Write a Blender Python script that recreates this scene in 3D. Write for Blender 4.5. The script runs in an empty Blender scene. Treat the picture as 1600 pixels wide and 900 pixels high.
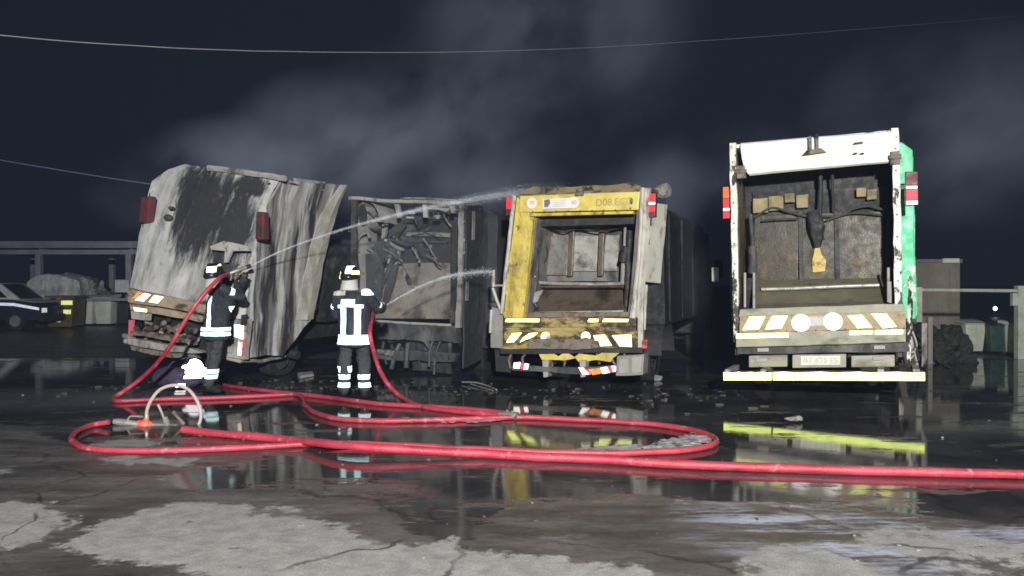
import bpy, bmesh, math, random
import numpy as np
from mathutils import Vector, Matrix, Euler, noise
R = math.radians
random.seed(7)
SC = bpy.context.scene
COL = SC.collection

# ------------------------------------------------------------------ camera, world, light, exposure
F = 1250.0; CX = 800.0; HZ = 445.0; CH = 1.6            # focal length in photo pixels, horizon row, eye height
cam = bpy.data.cameras.new('camera'); camo = bpy.data.objects.new('camera', cam); COL.objects.link(camo)
cam.sensor_width = 36; cam.lens = F/1600*36; cam.clip_start = 0.05; cam.clip_end = 3000
camo.location = (0, 0, CH); camo.rotation_euler = (R(90) - math.atan((450-HZ)/F), 0, 0)
SC.camera = camo
w = bpy.data.worlds.new('World'); SC.world = w; w.use_nodes = True
bg = w.node_tree.nodes['Background']; bg.inputs[0].default_value = (0.42, 0.50, 1.0, 1); bg.inputs[1].default_value = 0.0088
SC.view_settings.view_transform = 'Standard'; SC.view_settings.look = 'None'
SC.view_settings.exposure = 0.25; SC.view_settings.gamma = 1
SC.cycles.volume_max_steps = 96; SC.cycles.filter_width = 1.7
SC.cycles.max_bounces = 6; SC.cycles.diffuse_bounces = 2; SC.cycles.glossy_bounces = 3
SC.cycles.transparent_max_bounces = 12; SC.cycles.volume_bounces = 0
SC.cycles.sample_clamp_indirect = 4
# the work light of the fire engine standing behind the photographer
sl = bpy.data.lights.new('engine_floodlight', 'SPOT'); so = bpy.data.objects.new('engine_floodlight', sl); COL.objects.link(so)
sl.energy = 18500; sl.color = (1.0, 0.99, 0.95); sl.spot_size = R(78); sl.spot_blend = 0.75; sl.shadow_soft_size = 0.22
so.location = (0.9, -7.5, 4.6)
so.rotation_euler = (Vector((0.9, 13, 1.7)) - Vector(so.location)).to_track_quat('-Z', 'Y').to_euler()

# ------------------------------------------------------------------ helpers
def ray(u, v):
    a = math.atan((450-HZ)/F)
    d = Vector(((u-CX)/F, 1.0, -(v-450)/F))
    return Matrix.Rotation(-a, 3, 'X') @ d
def gp(u, v, z=0.0):
    d = ray(u, v); t = (z-CH)/d.z
    return Vector((d.x*t, d.y*t, z))
def dp(u, v, dist):
    d = ray(u, v); t = dist/d.y
    return Vector((d.x*t, dist, CH + d.z*t))

class Mesh:
    def __init__(s): s.v = []; s.f = []
    def add(s, vs, fs):
        n = len(s.v); s.v += [tuple(p) for p in vs]; s.f += [tuple(i+n for i in f) for f in fs]; return s
    def box(s, x0, x1, y0, y1, z0, z1):
        return s.add([(x0,y0,z0),(x1,y0,z0),(x1,y1,z0),(x0,y1,z0),(x0,y0,z1),(x1,y0,z1),(x1,y1,z1),(x0,y1,z1)],
                     [(0,3,2,1),(4,5,6,7),(0,1,5,4),(1,2,6,5),(2,3,7,6),(3,0,4,7)])
    def slab(s, pts, off):
        n = len(pts); off = Vector(off); b = [Vector(p)+off for p in pts]
        return s.add([Vector(p) for p in pts]+b, [tuple(range(n)), tuple(reversed(range(n, 2*n)))] +
                     [(i, i+n, (i+1) % n+n, (i+1) % n) for i in range(n)])
    def tube(s, pts, r, n=8, cap=True):
        pts = [Vector(p) for p in pts]; m = len(pts)
        rr = r if isinstance(r, (list, tuple)) else [r]*m
        t0 = (pts[1]-pts[0]).normalized(); up = Vector((0,0,1)) if abs(t0.z) < .9 else Vector((1,0,0))
        a = t0.cross(up).normalized(); vs = []; fs = []
        for i, p in enumerate(pts):
            t = (pts[min(i+1, m-1)]-pts[max(i-1, 0)])
            t = t.normalized() if t.length > 1e-9 else t0
            a = (a - t*a.dot(t)); a = a.normalized() if a.length > 1e-6 else t.orthogonal().normalized()
            b = t.cross(a)
            for k in range(n):
                th = 2*math.pi*k/n; vs.append(p + (a*math.cos(th)+b*math.sin(th))*rr[i])
        for i in range(m-1):
            for k in range(n):
                fs.append((i*n+k, i*n+(k+1) % n, (i+1)*n+(k+1) % n, (i+1)*n+k))
        if cap: fs += [tuple(reversed(range(n))), tuple(range((m-1)*n, m*n))]
        return s.add(vs, fs)
    def cyl(s, a, b, r, n=14): return s.tube([a, b], r, n)
    def ell(s, c, rx, ry, rz, n=14, m=9, rot=None):
        vs = [Vector((0,0,rz))]
        for i in range(1, m):
            ph = math.pi*i/m
            for k in range(n):
                th = 2*math.pi*k/n
                vs.append(Vector((rx*math.sin(ph)*math.cos(th), ry*math.sin(ph)*math.sin(th), rz*math.cos(ph))))
        vs.append(Vector((0,0,-rz))); L = len(vs)-1; fs = []
        for k in range(n):
            fs.append((0, 1+k, 1+(k+1) % n)); fs.append((L, 1+(m-2)*n+(k+1) % n, 1+(m-2)*n+k))
        for i in range(m-2):
            for k in range(n):
                fs.append((1+i*n+k, 1+(i+1)*n+k, 1+(i+1)*n+(k+1) % n, 1+i*n+(k+1) % n))
        if rot is not None: vs = [rot @ p for p in vs]
        return s.add([Vector(c)+p for p in vs], fs)
    def caps(s, a, b, ra, rb, n=12):
        a = Vector(a); b = Vector(b); d = (b-a); L = d.length; d.normalize(); pts = []; rs = []
        for i in range(5):
            th = math.pi/2*(1-i/4); pts.append(a-d*ra*math.sin(th)); rs.append(max(ra*math.cos(th), .002))
        for i in range(5):
            th = math.pi/2*(i/4); pts.append(b+d*rb*math.sin(th)); rs.append(max(rb*math.cos(th), .002))
        return s.tube(pts, rs, n)
    def rings(s, rows, n=20):      # rows: (cx, cy, z, rx, ry, yaw)
        vs = []; fs = []
        for (cx, cy, z, rx, ry, yaw) in rows:
            for k in range(n):
                th = 2*math.pi*k/n; x = rx*math.cos(th); y = ry*math.sin(th)
                vs.append((cx+x*math.cos(yaw)-y*math.sin(yaw), cy+x*math.sin(yaw)+y*math.cos(yaw), z))
        m = len(rows)
        for i in range(m-1):
            for k in range(n):
                fs.append((i*n+k, i*n+(k+1) % n, (i+1)*n+(k+1) % n, (i+1)*n+k))
        fs += [tuple(reversed(range(n))), tuple(range((m-1)*n, m*n))]
        return s.add(vs, fs)
    def grid(s, rows):
        n = len(rows[0]); vs = [p for r in rows for p in r]
        return s.add(vs, [(i*n+k, i*n+k+1, (i+1)*n+k+1, (i+1)*n+k) for i in range(len(rows)-1) for k in range(n-1)])

def obj(name, g, mat=None, parent=None, bevel=0.0, warp=0.0, wf=1.6, cut=0.16, smooth=False, solid=0.0, seed=0.0):
    me = bpy.data.meshes.new(name); me.from_pydata([tuple(p) for p in g.v], [], g.f); me.update()
    bm = bmesh.new(); bm.from_mesh(me)
    bmesh.ops.recalc_face_normals(bm, faces=bm.faces)
    if solid:
        bmesh.ops.solidify(bm, geom=bm.faces[:], thickness=solid)
    if bevel:
        es = [e for e in bm.edges if len(e.link_faces) == 2 and e.calc_face_angle(0) > R(35)]
        try: bmesh.ops.bevel(bm, geom=es, offset=bevel, segments=2, affect='EDGES', profile=.6, clamp_overlap=True)
        except Exception: pass
    if warp:
        for _ in range(5):
            es = [e for e in bm.edges if e.calc_length() > cut]
            if not es or len(bm.verts) > 9000: break
            bmesh.ops.subdivide_edges(bm, edges=es, cuts=1, use_grid_fill=True)
        bmesh.ops.triangulate(bm, faces=[f for f in bm.faces if len(f.verts) > 4])
        for v in bm.verts:
            p = v.co*wf + Vector((seed, seed*1.7, seed*.3))
            v.co += noise.noise_vector(p)*warp + noise.noise_vector(p*3.7)*warp*.35
    bm.to_mesh(me); bm.free()
    if smooth:
        me.shade_smooth()
        if hasattr(me, 'set_sharp_from_angle'): me.set_sharp_from_angle(angle=R(38))
    o = bpy.data.objects.new(name, me); COL.objects.link(o)
    if mat: me.materials.append(mat)
    if parent: o.parent = parent
    return o
def tag(o, label=None, cat=None, group=None, kind=None):
    if label: o['label'] = label
    if cat: o['category'] = cat
    if group: o['group'] = group
    if kind: o['kind'] = kind
    return o
def empty(name, loc, rot=(0,0,0)):
    o = bpy.data.objects.new(name, None); COL.objects.link(o); o.location = loc; o.rotation_euler = rot
    o.empty_display_size = .2; return o
def copy_tree(o, parent=None):
    c = o.copy(); COL.objects.link(c)
    if parent: c.parent = parent
    for ch in list(o.children): copy_tree(ch, c)
    return c
def spline(pts, n=8):
    pts = [Vector(p) for p in pts]; out = []
    for i in range(len(pts)-1):
        p0 = pts[max(i-1, 0)]; p1 = pts[i]; p2 = pts[i+1]; p3 = pts[min(i+2, len(pts)-1)]
        for k in range(n):
            t = k/n
            out.append(.5*((2*p1)+(p2-p0)*t+(2*p0-5*p1+4*p2-p3)*t*t+(3*p1-p0-3*p2+p3)*t**3))
    out.append(pts[-1]); return out

# ------------------------------------------------------------------ materials
class NT:
    def __init__(s, name):
        s.m = bpy.data.materials.new(name); s.m.use_nodes = True; s.t = s.m.node_tree
        s.n = s.t.nodes; s.l = s.t.links; s.b = s.n['Principled BSDF']; s.out = s.n['Material Output']
    def new(s, t, **kw):
        n = s.n.new(t)
        for k, v in kw.items(): setattr(n, k, v)
        return n
    def co(s, kind='Object'):
        return s.new('ShaderNodeTexCoord').outputs[kind]
    def noise(s, vec, scale, detail=5, rough=.6, stretch=(1,1,1), loc=(0,0,0), rot=(0,0,0)):
        mp = s.new('ShaderNodeMapping'); mp.inputs['Scale'].default_value = stretch
        mp.inputs['Location'].default_value = loc; mp.inputs['Rotation'].default_value = rot
        s.l.new(vec, mp.inputs['Vector'])
        n = s.new('ShaderNodeTexNoise'); n.inputs['Scale'].default_value = scale
        n.inputs['Detail'].default_value = detail; n.inputs['Roughness'].default_value = rough
        s.l.new(mp.outputs[0], n.inputs['Vector']); return n.outputs['Fac']
    def ramp(s, val, lo, hi, a=0., b=1.):
        n = s.new('ShaderNodeMapRange', interpolation_type='SMOOTHSTEP')
        for k, v in zip(('From Min','From Max','To Min','To Max'), (lo, hi, a, b)): n.inputs[k].default_value = v
        s.l.new(val, n.inputs['Value']); return n.outputs['Result']
    def math(s, op, a, b=None, c=None):
        n = s.new('ShaderNodeMath', operation=op)
        for i, x in enumerate((a, b, c)):
            if x is None: continue
            if isinstance(x, (int, float)): n.inputs[i].default_value = x
            else: s.l.new(x, n.inputs[i])
        return n.outputs[0]
    def mix(s, fac, a, b):
        n = s.new('ShaderNodeMix', data_type='RGBA')
        for k, x in ((0, fac), (6, a), (7, b)):
            if isinstance(x, (int, float)): n.inputs[k].default_value = x
            elif isinstance(x, tuple): n.inputs[k].default_value = (*x[:3], 1)
            else: s.l.new(x, n.inputs[k])
        return n.outputs[2]
    def set(s, k, v):
        if isinstance(v, (int, float)): s.b.inputs[k].default_value = v
        elif isinstance(v, tuple): s.b.inputs[k].default_value = (*v[:3], 1)
        else: s.l.new(v, s.b.inputs[k])
    def bump(s, h, strength, dist=.02):
        n = s.new('ShaderNodeBump'); n.inputs['Strength'].default_value = strength; n.inputs['Distance'].default_value = dist
        s.l.new(h, n.inputs['Height']); s.l.new(n.outputs[0], s.b.inputs['Normal'])

def blots(nt, vec, lst):
    """field: highest of several soft ellipses in the object's own coordinates: (cx, cy, cz, rx, ry, rz, weight)"""
    out = None
    for (cx, cy, cz, rx, ry, rz, wt) in lst:
        mp = nt.new('ShaderNodeMapping'); sc = (1/rx if rx else 0, 1/ry if ry else 0, 1/rz if rz else 0)
        mp.inputs['Scale'].default_value = sc; mp.inputs['Location'].default_value = (-cx*sc[0], -cy*sc[1], -cz*sc[2])
        nt.l.new(vec, mp.inputs['Vector'])
        ln = nt.new('ShaderNodeVectorMath', operation='LENGTH'); nt.l.new(mp.outputs[0], ln.inputs[0])
        x = nt.math('MULTIPLY', nt.math('MAXIMUM', nt.math('SUBTRACT', 1.0, ln.outputs['Value']), 0.0), wt)
        out = x if out is None else nt.math('MAXIMUM', out, x)
    return out

def surf(name, base, layers=(), rough=.6, metal=0., bump=.15, bscale=40, dist=.01, spec=.5):
    """paint or metal with layers of wear: each layer (colour, noise scale, stretch, lo, hi, blots, rot)"""
    nt = NT(name); vec = nt.co()
    f0 = nt.noise(vec, 3.1, 6, .65)
    d = tuple(c*.82 for c in base); l = tuple(min(1, c*1.08) for c in base)
    col = nt.mix(nt.ramp(f0, .3, .7), d, l)
    rg = nt.ramp(nt.noise(vec, 9, 4, .6, loc=(3, 1, 5)), .3, .7, max(.05, rough-.12), min(1, rough+.15))
    for i, L in enumerate(layers):
        L = dict(L)
        nz = nt.noise(vec, L.get('s', 2.), L.get('d', 7), L.get('r', .65), L.get('st', (1,1,1)), (i*7.3+1.1, i*3.1, i*5.7), L.get('rot', (0,0,0)))
        if L.get('bl'):
            nz = nt.math('ADD', nz, blots(nt, vec, L['bl']))
        mk = nt.ramp(nz, L['lo'], L['hi'], 0, L.get('a', 1.))
        col = nt.mix(mk, col, L['c'])
        if 'rg' in L:
            rg = nt.math('ADD', nt.math('MULTIPLY', rg, nt.math('SUBTRACT', 1., mk)), nt.math('MULTIPLY', mk, L['rg']))
    nt.set('Base Color', col); nt.set('Roughness', rg); nt.set('Metallic', metal); nt.set('Specular IOR Level', spec)
    h = nt.math('ADD', nt.noise(vec, bscale, 5, .6), nt.math('MULTIPLY', nt.noise(vec, 4, 3, .5), .8))
    nt.bump(h, bump, dist)
    return nt.m

def retro(name, col, dirt=None, rough=.5, share=.8, gain=1.):
    """sheeting that sends light back where it came from: a rough mirror whose normal always faces the viewer"""
    nt = NT(name); vec = nt.co(); geo = nt.new('ShaderNodeNewGeometry')
    gl = nt.new('ShaderNodeBsdfAnisotropic' if False else 'ShaderNodeBsdfGlossy')
    gl.inputs['Roughness'].default_value = rough
    c = nt.mix(nt.ramp(nt.noise(vec, 6, 4, .6), .3, .7), tuple(x*.8 for x in col), col)
    if dirt: c = nt.mix(nt.ramp(nt.noise(vec, dirt[1], 6, .7, stretch=dirt[4] if len(dirt) > 4 else (1,1,1)), dirt[2], dirt[3]), c, dirt[0])
    nt.l.new(geo.outputs['Incoming'], gl.inputs['Normal']); nt.l.new(c, gl.inputs['Color'])
    nt.set('Base Color', c); nt.set('Roughness', .45)
    mx = nt.new('ShaderNodeMixShader'); mx.inputs[0].default_value = share
    nt.l.new(nt.b.outputs[0], mx.inputs[1]); nt.l.new(gl.outputs[0], mx.inputs[2]); nt.l.new(mx.outputs[0], nt.out.inputs['Surface'])
    return nt.m
def emit(name, col, st):
    nt = NT(name); nt.set('Base Color', (.05,.05,.05)); nt.set('Emission Color', col); nt.set('Emission Strength', st); return nt.m

SOOT = (.012,.012,.013); ASH = (.36,.35,.33); RUST = (.13,.07,.035); BROWN = (.10,.075,.05)
M = {}
M['black'] = surf('charred_metal', (.022,.022,.024), [dict(c=(.09,.085,.08), s=2.5, lo=.52, hi=.72), dict(c=(.05,.035,.022), s=5, lo=.55, hi=.7)], .7, 0, .4)
M['blackgrey'] = surf('sooty_steel', (.05,.05,.05), [dict(c=(.15,.145,.14), s=2.2, st=(1,1,.4), lo=.48, hi=.72, a=.8), dict(c=SOOT, s=3, lo=.5, hi=.7)], .65, 0, .4)
M['greyash'] = surf('ash_grey_steel', (.27,.26,.25), [dict(c=SOOT, s=2.6, st=(1,1,.45), lo=.5, hi=.68), dict(c=(.13,.10,.07), s=6, lo=.52, hi=.66, a=.7)], .7, 0, .4)
M['ashpale'] = surf('pale_scorched_steel', (.36,.35,.32), [dict(c=(.10,.09,.08), s=3, st=(1,1,.4), lo=.52, hi=.66, a=.9), dict(c=(.15,.10,.06), s=8, lo=.56, hi=.68, a=.7)], .7, 0, .35)
M['rustframe'] = surf('rusty_frame', (.19,.165,.14), [dict(c=SOOT, s=4, lo=.5, hi=.62), dict(c=(.14,.075,.035), s=7, lo=.5, hi=.64)], .75, 0, .5)
M['steel'] = surf('worn_bare_steel', (.55,.54,.50), [dict(c=(.16,.13,.10), s=5, lo=.55, hi=.68, a=.7)], .35, .6, .2)
M['rubber'] = surf('tyre_rubber', (.018,.018,.018), [dict(c=(.05,.048,.045), s=4, lo=.5, hi=.7)], .8, 0, .3)
M['hosered'] = surf('red_fire_hose', (.50,.055,.085), [dict(c=(.30,.02,.035), s=1.1, lo=.45, hi=.7), dict(c=(.62,.26,.27), s=7, r=.75, lo=.56, hi=.66, a=.6, rg=.7), dict(c=(.12,.04,.04), s=3.5, r=.8, lo=.60, hi=.70, a=.7), dict(c=(.7,.62,.6), s=1.3, r=.8, lo=.66, hi=.70, a=.6)], .30, 0, .8, 210, .004)
M['cable'] = surf('pale_cable', (.40,.40,.42), [], .5)
M['cabledark'] = surf('dark_cable', (.12,.14,.26), [], .5)
M['redlens'] = retro('red_tail_lens', (.80,.035,.05), rough=.6, share=.45)
M['orangelens'] = retro('orange_tail_lens', (.85,.13,.04), rough=.6, share=.45)
M['deadlens'] = surf('scorched_red_lens', (.12,.02,.024), [dict(c=SOOT, s=6, lo=.5, hi=.65)], .5)
M['whitelens'] = retro('white_lens', (.85,.85,.85), rough=.5, share=.6)
M['rsilver'] = retro('silver_reflective_tape', (.62,.86,.92), dirt=((.16,.20,.22), 16, .54, .70), rough=.52, share=.7)
M['ryellow'] = retro('lime_reflective_tape', (.85,1.,.25), dirt=((.4,.5,.06), 5, .60, .75), rough=.45, share=.85)
M['rlemon'] = retro('pale_lemon_reflective', (.85,.88,.34), dirt=((.4,.37,.12), 6, .58, .75))
M['rwhite'] = retro('white_reflective', (.9,.9,.88), dirt=((.3,.28,.25), 7, .6, .75))
M['ryellowdirty'] = retro('scorched_yellow_reflective', (.75,.62,.10), dirt=((.05,.04,.02), 3.5, .45, .62), share=.5)
M['rwhitedirty'] = retro('scorched_white_reflective', (.75,.72,.55), dirt=((.10,.07,.03), 4.5, .5, .62), share=.5)
M['rreddirty'] = retro('scorched_red_reflective', (.45,.05,.06), dirt=((.06,.03,.02), 5, .52, .66), share=.4)
M['rorangedirty'] = retro('scorched_orange_reflective', (.72,.25,.06), dirt=((.2,.1,.05), 5, .5, .66), share=.25)

# ------------------------------------------------------------------ ground
def axis(lo, hi, step, far_lo, far_hi):
    a = list(np.arange(lo, hi+1e-6, step)); s = step
    x = hi
    while x < far_hi: s *= 1.35; x += s; a.append(x)
    s = step; x = lo
    while x > far_lo: s *= 1.35; x -= s; a.insert(0, x)
    return np.array(a)
def sdf(px, pts):
    P = np.array([(p.x, p.y) for p in pts]); X = px
    d = np.full(len(X), 1e9); ins = np.zeros(len(X), bool); n = len(P)
    for i in range(n):
        a = P[i]; b = P[(i+1) % n]; e = b-a; wv = X-a
        t = np.clip((wv@e)/(e@e+1e-12), 0, 1); q = wv-t[:, None]*e
        d = np.minimum(d, (q*q).sum(1))
        c = (a[1] > X[:, 1]) != (b[1] > X[:, 1])
        with np.errstate(divide='ignore', invalid='ignore'):
            xi = (b[0]-a[0])*(X[:, 1]-a[1])/(b[1]-a[1]+1e-30)+a[0]
        ins ^= (c & (X[:, 0] < xi))
    d = np.sqrt(d); return np.where(ins, d, -d)
ax = axis(-8, 8, .09, -500, 500); ay = axis(2.6, 18, .09, -60, 900)
XX, YY = np.meshgrid(ax, ay); XY = np.stack([XX.ravel(), YY.ravel()], 1)
def poly(px): return [gp(u, v) for u, v in px]
dry = [  # outlines of the dried, pale concrete as it lies on the yard
 ([(85,856),(120,838),(150,818),(215,802),(250,786),(320,783),(390,788),(415,806),(470,806),(505,812),(540,822),(590,842),(640,850),(720,848),(770,862),(860,868),(930,882),(1010,886),(1020,900),(1000,960),(300,985),(330,905),(280,880),(170,872)], 1.),
 ([(-200,790),(0,787),(60,786),(112,806),(100,822),(72,838),(62,850),(0,860),(-200,870)], 1.),
 ([(412,788),(440,786),(505,797),(500,803),(440,802),(420,797)], .8),
 ([(1130,862),(1200,850),(1300,856),(1340,880),(1450,905),(1440,940),(1140,940),(1160,880)], .72),
 ([(1290,836),(1390,806),(1500,826),(1640,846),(1700,960),(1500,960),(1420,890),(1330,862)], .30),  # not dried: pale patch put in for bluish reflections on wet ground
 ([(118,716),(200,706),(330,715),(300,728),(170,730)], .5),
 ([(-100,735),(0,728),(55,738),(20,746),(-100,752)], .5),
 ([(120,694),(190,681),(260,690),(230,700),(140,702)], .55),
 ([(1020,782),(1080,776),(1110,790),(1040,797)], .4),
]
fd = np.full(len(XY), -3.0)
for pl, wt in dry: fd = np.maximum(fd, np.clip(sdf(XY, poly(pl)), -1.5, .12+.25*wt) - (1-wt)*.25)
pud = [  # standing water
 ([(-900,600),(-300,560),(700,560),(2600,560),(2600,880),(1700,836),(1600,826),(1440,808),(1180,782),(1000,772),(870,778),(790,800),(740,845),(690,842),(620,815),(560,775),(520,770),(430,762),(300,772),(250,740),(400,716),(260,700),(120,700),(60,668),(-200,656)], 1.),
]
fp = np.full(len(XY), -3.0)
for pl, wt in pud: fp = np.maximum(fp, np.clip(sdf(XY, poly(pl)), -2, .6))
gm = bpy.data.meshes.new('ground'); nx, ny = len(ax), len(ay)
idx = np.arange(nx*ny).reshape(ny, nx)
fc = np.stack([idx[:-1, :-1], idx[:-1, 1:], idx[1:, 1:], idx[1:, :-1]], -1).reshape(-1, 4)
gm.from_pydata(np.c_[XY, np.zeros(len(XY))].tolist(), [], fc.tolist())
for nm, arr in (('dried', fd), ('puddle', fp)):
    at = gm.attributes.new(nm, 'FLOAT', 'POINT'); at.data.foreach_set('value', arr.astype(np.float32))
gm.shade_smooth()
ground = bpy.data.objects.new('ground', gm); COL.objects.link(ground); ground['kind'] = 'structure'
def ground_mat():
    nt = NT('wet_concrete_yard'); vec = nt.co()
    def attr(n):
        a = nt.new('ShaderNodeAttribute', attribute_name=n); return a.outputs['Fac']
    big = nt.noise(vec, .9, 6, .62); fine = nt.noise(vec, 6, 8, .72); grit = nt.noise(vec, 85, 5, .8)
    st = nt.noise(vec, 1.6, 7, .68, stretch=(.45, 1.6, 1), loc=(4, 2, 0), rot=(0, 0, .12))
    n1 = nt.math('ADD', nt.math('MULTIPLY', nt.math('SUBTRACT', big, .5), .55), nt.math('MULTIPLY', nt.math('SUBTRACT', fine, .5), .55))
    d = nt.math('ADD', attr('dried'), n1)
    dm = nt.ramp(d, -.05, .03)                                # dried or not
    # small damp holes inside the dry area
    hole = nt.ramp(nt.noise(vec, 3.1, 5, .6, stretch=(.7, 1.2, 1), loc=(9, 3, 0)), .66, .69)
    dm = nt.math('MULTIPLY', dm, nt.math('SUBTRACT', 1., nt.math('MULTIPLY', hole, .85)))
    # half-dried streaks in the damp zone
    p = nt.math('ADD', attr('puddle'), nt.math('MULTIPLY', nt.math('SUBTRACT', st, .5), .9))
    pm = nt.ramp(p, -.03, .05)                                 # standing water or not
    pm = nt.math('MULTIPLY', pm, nt.math('SUBTRACT', 1., dm))
    isl = nt.math('MULTIPLY', nt.ramp(nt.noise(vec, .75, 8, .72, stretch=(.6, 1.7, 1), loc=(1.3, 7.7, 0)), .54, .57), nt.ramp(attr('puddle'), .60, .40))   # shallow islands in the water
    pm = nt.math('MULTIPLY', pm, nt.math('SUBTRACT', 1., nt.math('MULTIPLY', isl, .9)))
    is2 = nt.ramp(nt.noise(vec, 1.5, 8, .75, stretch=(.45, 1.8, 1), loc=(5.3, 1.7, 0)), .575, .60)
    pm = nt.math('MULTIPLY', pm, nt.math('SUBTRACT', 1., nt.math('MULTIPLY', is2, .9)))
    dryc = nt.mix(nt.ramp(fine, .3, .72), (.31,.305,.295), (.56,.55,.535))
    dryc = nt.mix(nt.ramp(grit, .3, .7, 0, .8), dryc, (.17,.165,.16))
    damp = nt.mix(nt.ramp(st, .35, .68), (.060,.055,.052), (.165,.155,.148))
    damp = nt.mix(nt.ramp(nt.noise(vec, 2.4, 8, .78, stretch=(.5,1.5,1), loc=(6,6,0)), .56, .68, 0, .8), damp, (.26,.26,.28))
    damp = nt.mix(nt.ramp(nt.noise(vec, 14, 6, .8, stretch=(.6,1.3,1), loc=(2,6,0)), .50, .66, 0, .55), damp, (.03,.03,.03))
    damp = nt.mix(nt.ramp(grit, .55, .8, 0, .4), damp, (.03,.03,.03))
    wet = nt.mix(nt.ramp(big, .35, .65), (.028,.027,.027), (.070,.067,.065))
    refl_tint = nt.math('MULTIPLY', nt.ramp(blots(nt, vec, [(3.3,5.3,0,2.6,1.3,0,1.)]), .02, .35), nt.ramp(nt.noise(vec, 1.3, 9, .78, stretch=(.45,1.9,1), loc=(3,8,0), rot=(0,0,-.25)), .47, .60))  # bluish streaks: reflections on the wet ground, painted into its colour
    damp = nt.mix(refl_tint, damp, (.46,.50,.62))
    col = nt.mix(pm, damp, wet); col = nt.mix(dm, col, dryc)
    vo_ = nt.new('ShaderNodeTexVoronoi', feature='DISTANCE_TO_EDGE'); vo_.inputs['Scale'].default_value = .55
    wa = nt.new('ShaderNodeTexNoise'); wa.inputs['Scale'].default_value = 2.2; wa.inputs['Detail'].default_value = 6; nt.l.new(vec, wa.inputs['Vector'])
    wb = nt.new('ShaderNodeVectorMath', operation='MULTIPLY_ADD'); nt.l.new(wa.outputs['Color'], wb.inputs[0]); wb.inputs[1].default_value = (.5, .5, 0); nt.l.new(vec, wb.inputs[2])
    nt.l.new(wb.outputs[0], vo_.inputs['Vector'])
    crack = nt.math('MULTIPLY', nt.ramp(vo_.outputs['Distance'], .012, .003), nt.ramp(nt.noise(vec, .8, 3, .6, loc=(8,1,0)), .46, .56, 0, .75))
    col = nt.mix(crack, col, (.025,.022,.02))
    rg = nt.math('ADD', nt.math('MULTIPLY', pm, nt.ramp(st, .35, .7, .0, .03)), nt.math('MULTIPLY', nt.math('SUBTRACT', 1., pm), nt.ramp(fine, .3, .7, .24, .5)))
    rg = nt.math('MAXIMUM', rg, nt.math('MULTIPLY', dm, .85))
    nt.set('Base Color', col); nt.set('Roughness', rg); nt.set('IOR', 1.36)
    dryish = nt.math('SUBTRACT', 1., nt.math('MULTIPLY', pm, .985))
    h = nt.math('MULTIPLY', nt.math('SUBTRACT', nt.math('ADD', nt.math('MULTIPLY', grit, .5), fine), .75), dryish)
    rip = nt.math('MULTIPLY', nt.noise(vec, 5, 3, .5, stretch=(1, 1.6, 1), loc=(2,2,0)), .034)
    nt.bump(nt.math('ADD', h, rip), .5, .022)
    return nt.m
gm.materials.append(ground_mat())

# ------------------------------------------------------------------ trucks: shared
class Truck:
    def __init__(s, name, loc, yaw, roll, label, cat='refuse truck'):
        s.o = empty(name, loc, (0, roll, -yaw)); tag(s.o, label, cat, 'refuse trucks parked in a row')
        s.M = Matrix.Translation(loc) @ Euler((0, roll, -yaw), 'XYZ').to_matrix().to_4x4(); s.I = s.M.inverted()
        s.c = s.I @ Vector((0, 0, CH)); s.R3 = s.I.to_3x3()
    def P(s, u, v, y=0.):          # point of the truck (its own metres) that the photo shows at u, v on the depth plane y
        d = s.R3 @ ray(u, v); t = (y-s.c.y)/d.y; return s.c+d*t
    def PX(s, u, v, x):
        d = s.R3 @ ray(u, v); t = (x-s.c.x)/d.x; return s.c+d*t
    def part(s, name, g, mat, parent=None, **k): return obj(name, g, mat, parent or s.o, **k)
    def plate(s, name, px, y, th, mat, parent=None, **k):
        return s.part(name, Mesh().slab([s.P(u, v, y) for u, v in px], (0, th, 0)), mat, parent, **k)

def wheel(T, x, y, r=.46, wdt=.26, mat='rubber', flat=0.0):
    g = Mesh(); n = 26; rows = []
    prof = [(r*.58, 0), (r*.9, -.01), (r, .04), (r, wdt-.04), (r*.9, wdt+.01), (r*.58, wdt)]
    vs = []; fs = []
    for i in range(n):
        th = 2*math.pi*i/n
        for (rr, dx) in prof:
            z = rr*math.sin(th); z = max(z, -r*(1-flat))
            vs.append((x+dx, y+rr*math.cos(th), z+r*(1-flat)))
    m = len(prof)
    for i in range(n):
        for k in range(m-1): fs.append((i*m+k, i*m+k+1, ((i+1) % n)*m+k+1, ((i+1) % n)*m+k))
    g.add(vs, fs)
    wo = T.part('wheel', g, M[mat], smooth=True)
    c = r*(1-flat)
    g = Mesh().cyl((x+.05, y, c), (x+wdt-.05, y, c), r*.6, 20).cyl((x-.01, y, c), (x+wdt+.01, y, c), r*.22, 12)
    for k in range(8):
        a = 2*math.pi*k/8; g.cyl((x+.03, y+r*.36*math.cos(a), c+r*.36*math.sin(a)), (x+wdt-.03, y+r*.36*math.cos(a), c+r*.36*math.sin(a)), .02, 6)
    T.part('rim', g, M['blackgrey'], wo, smooth=True)
    return wo

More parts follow.
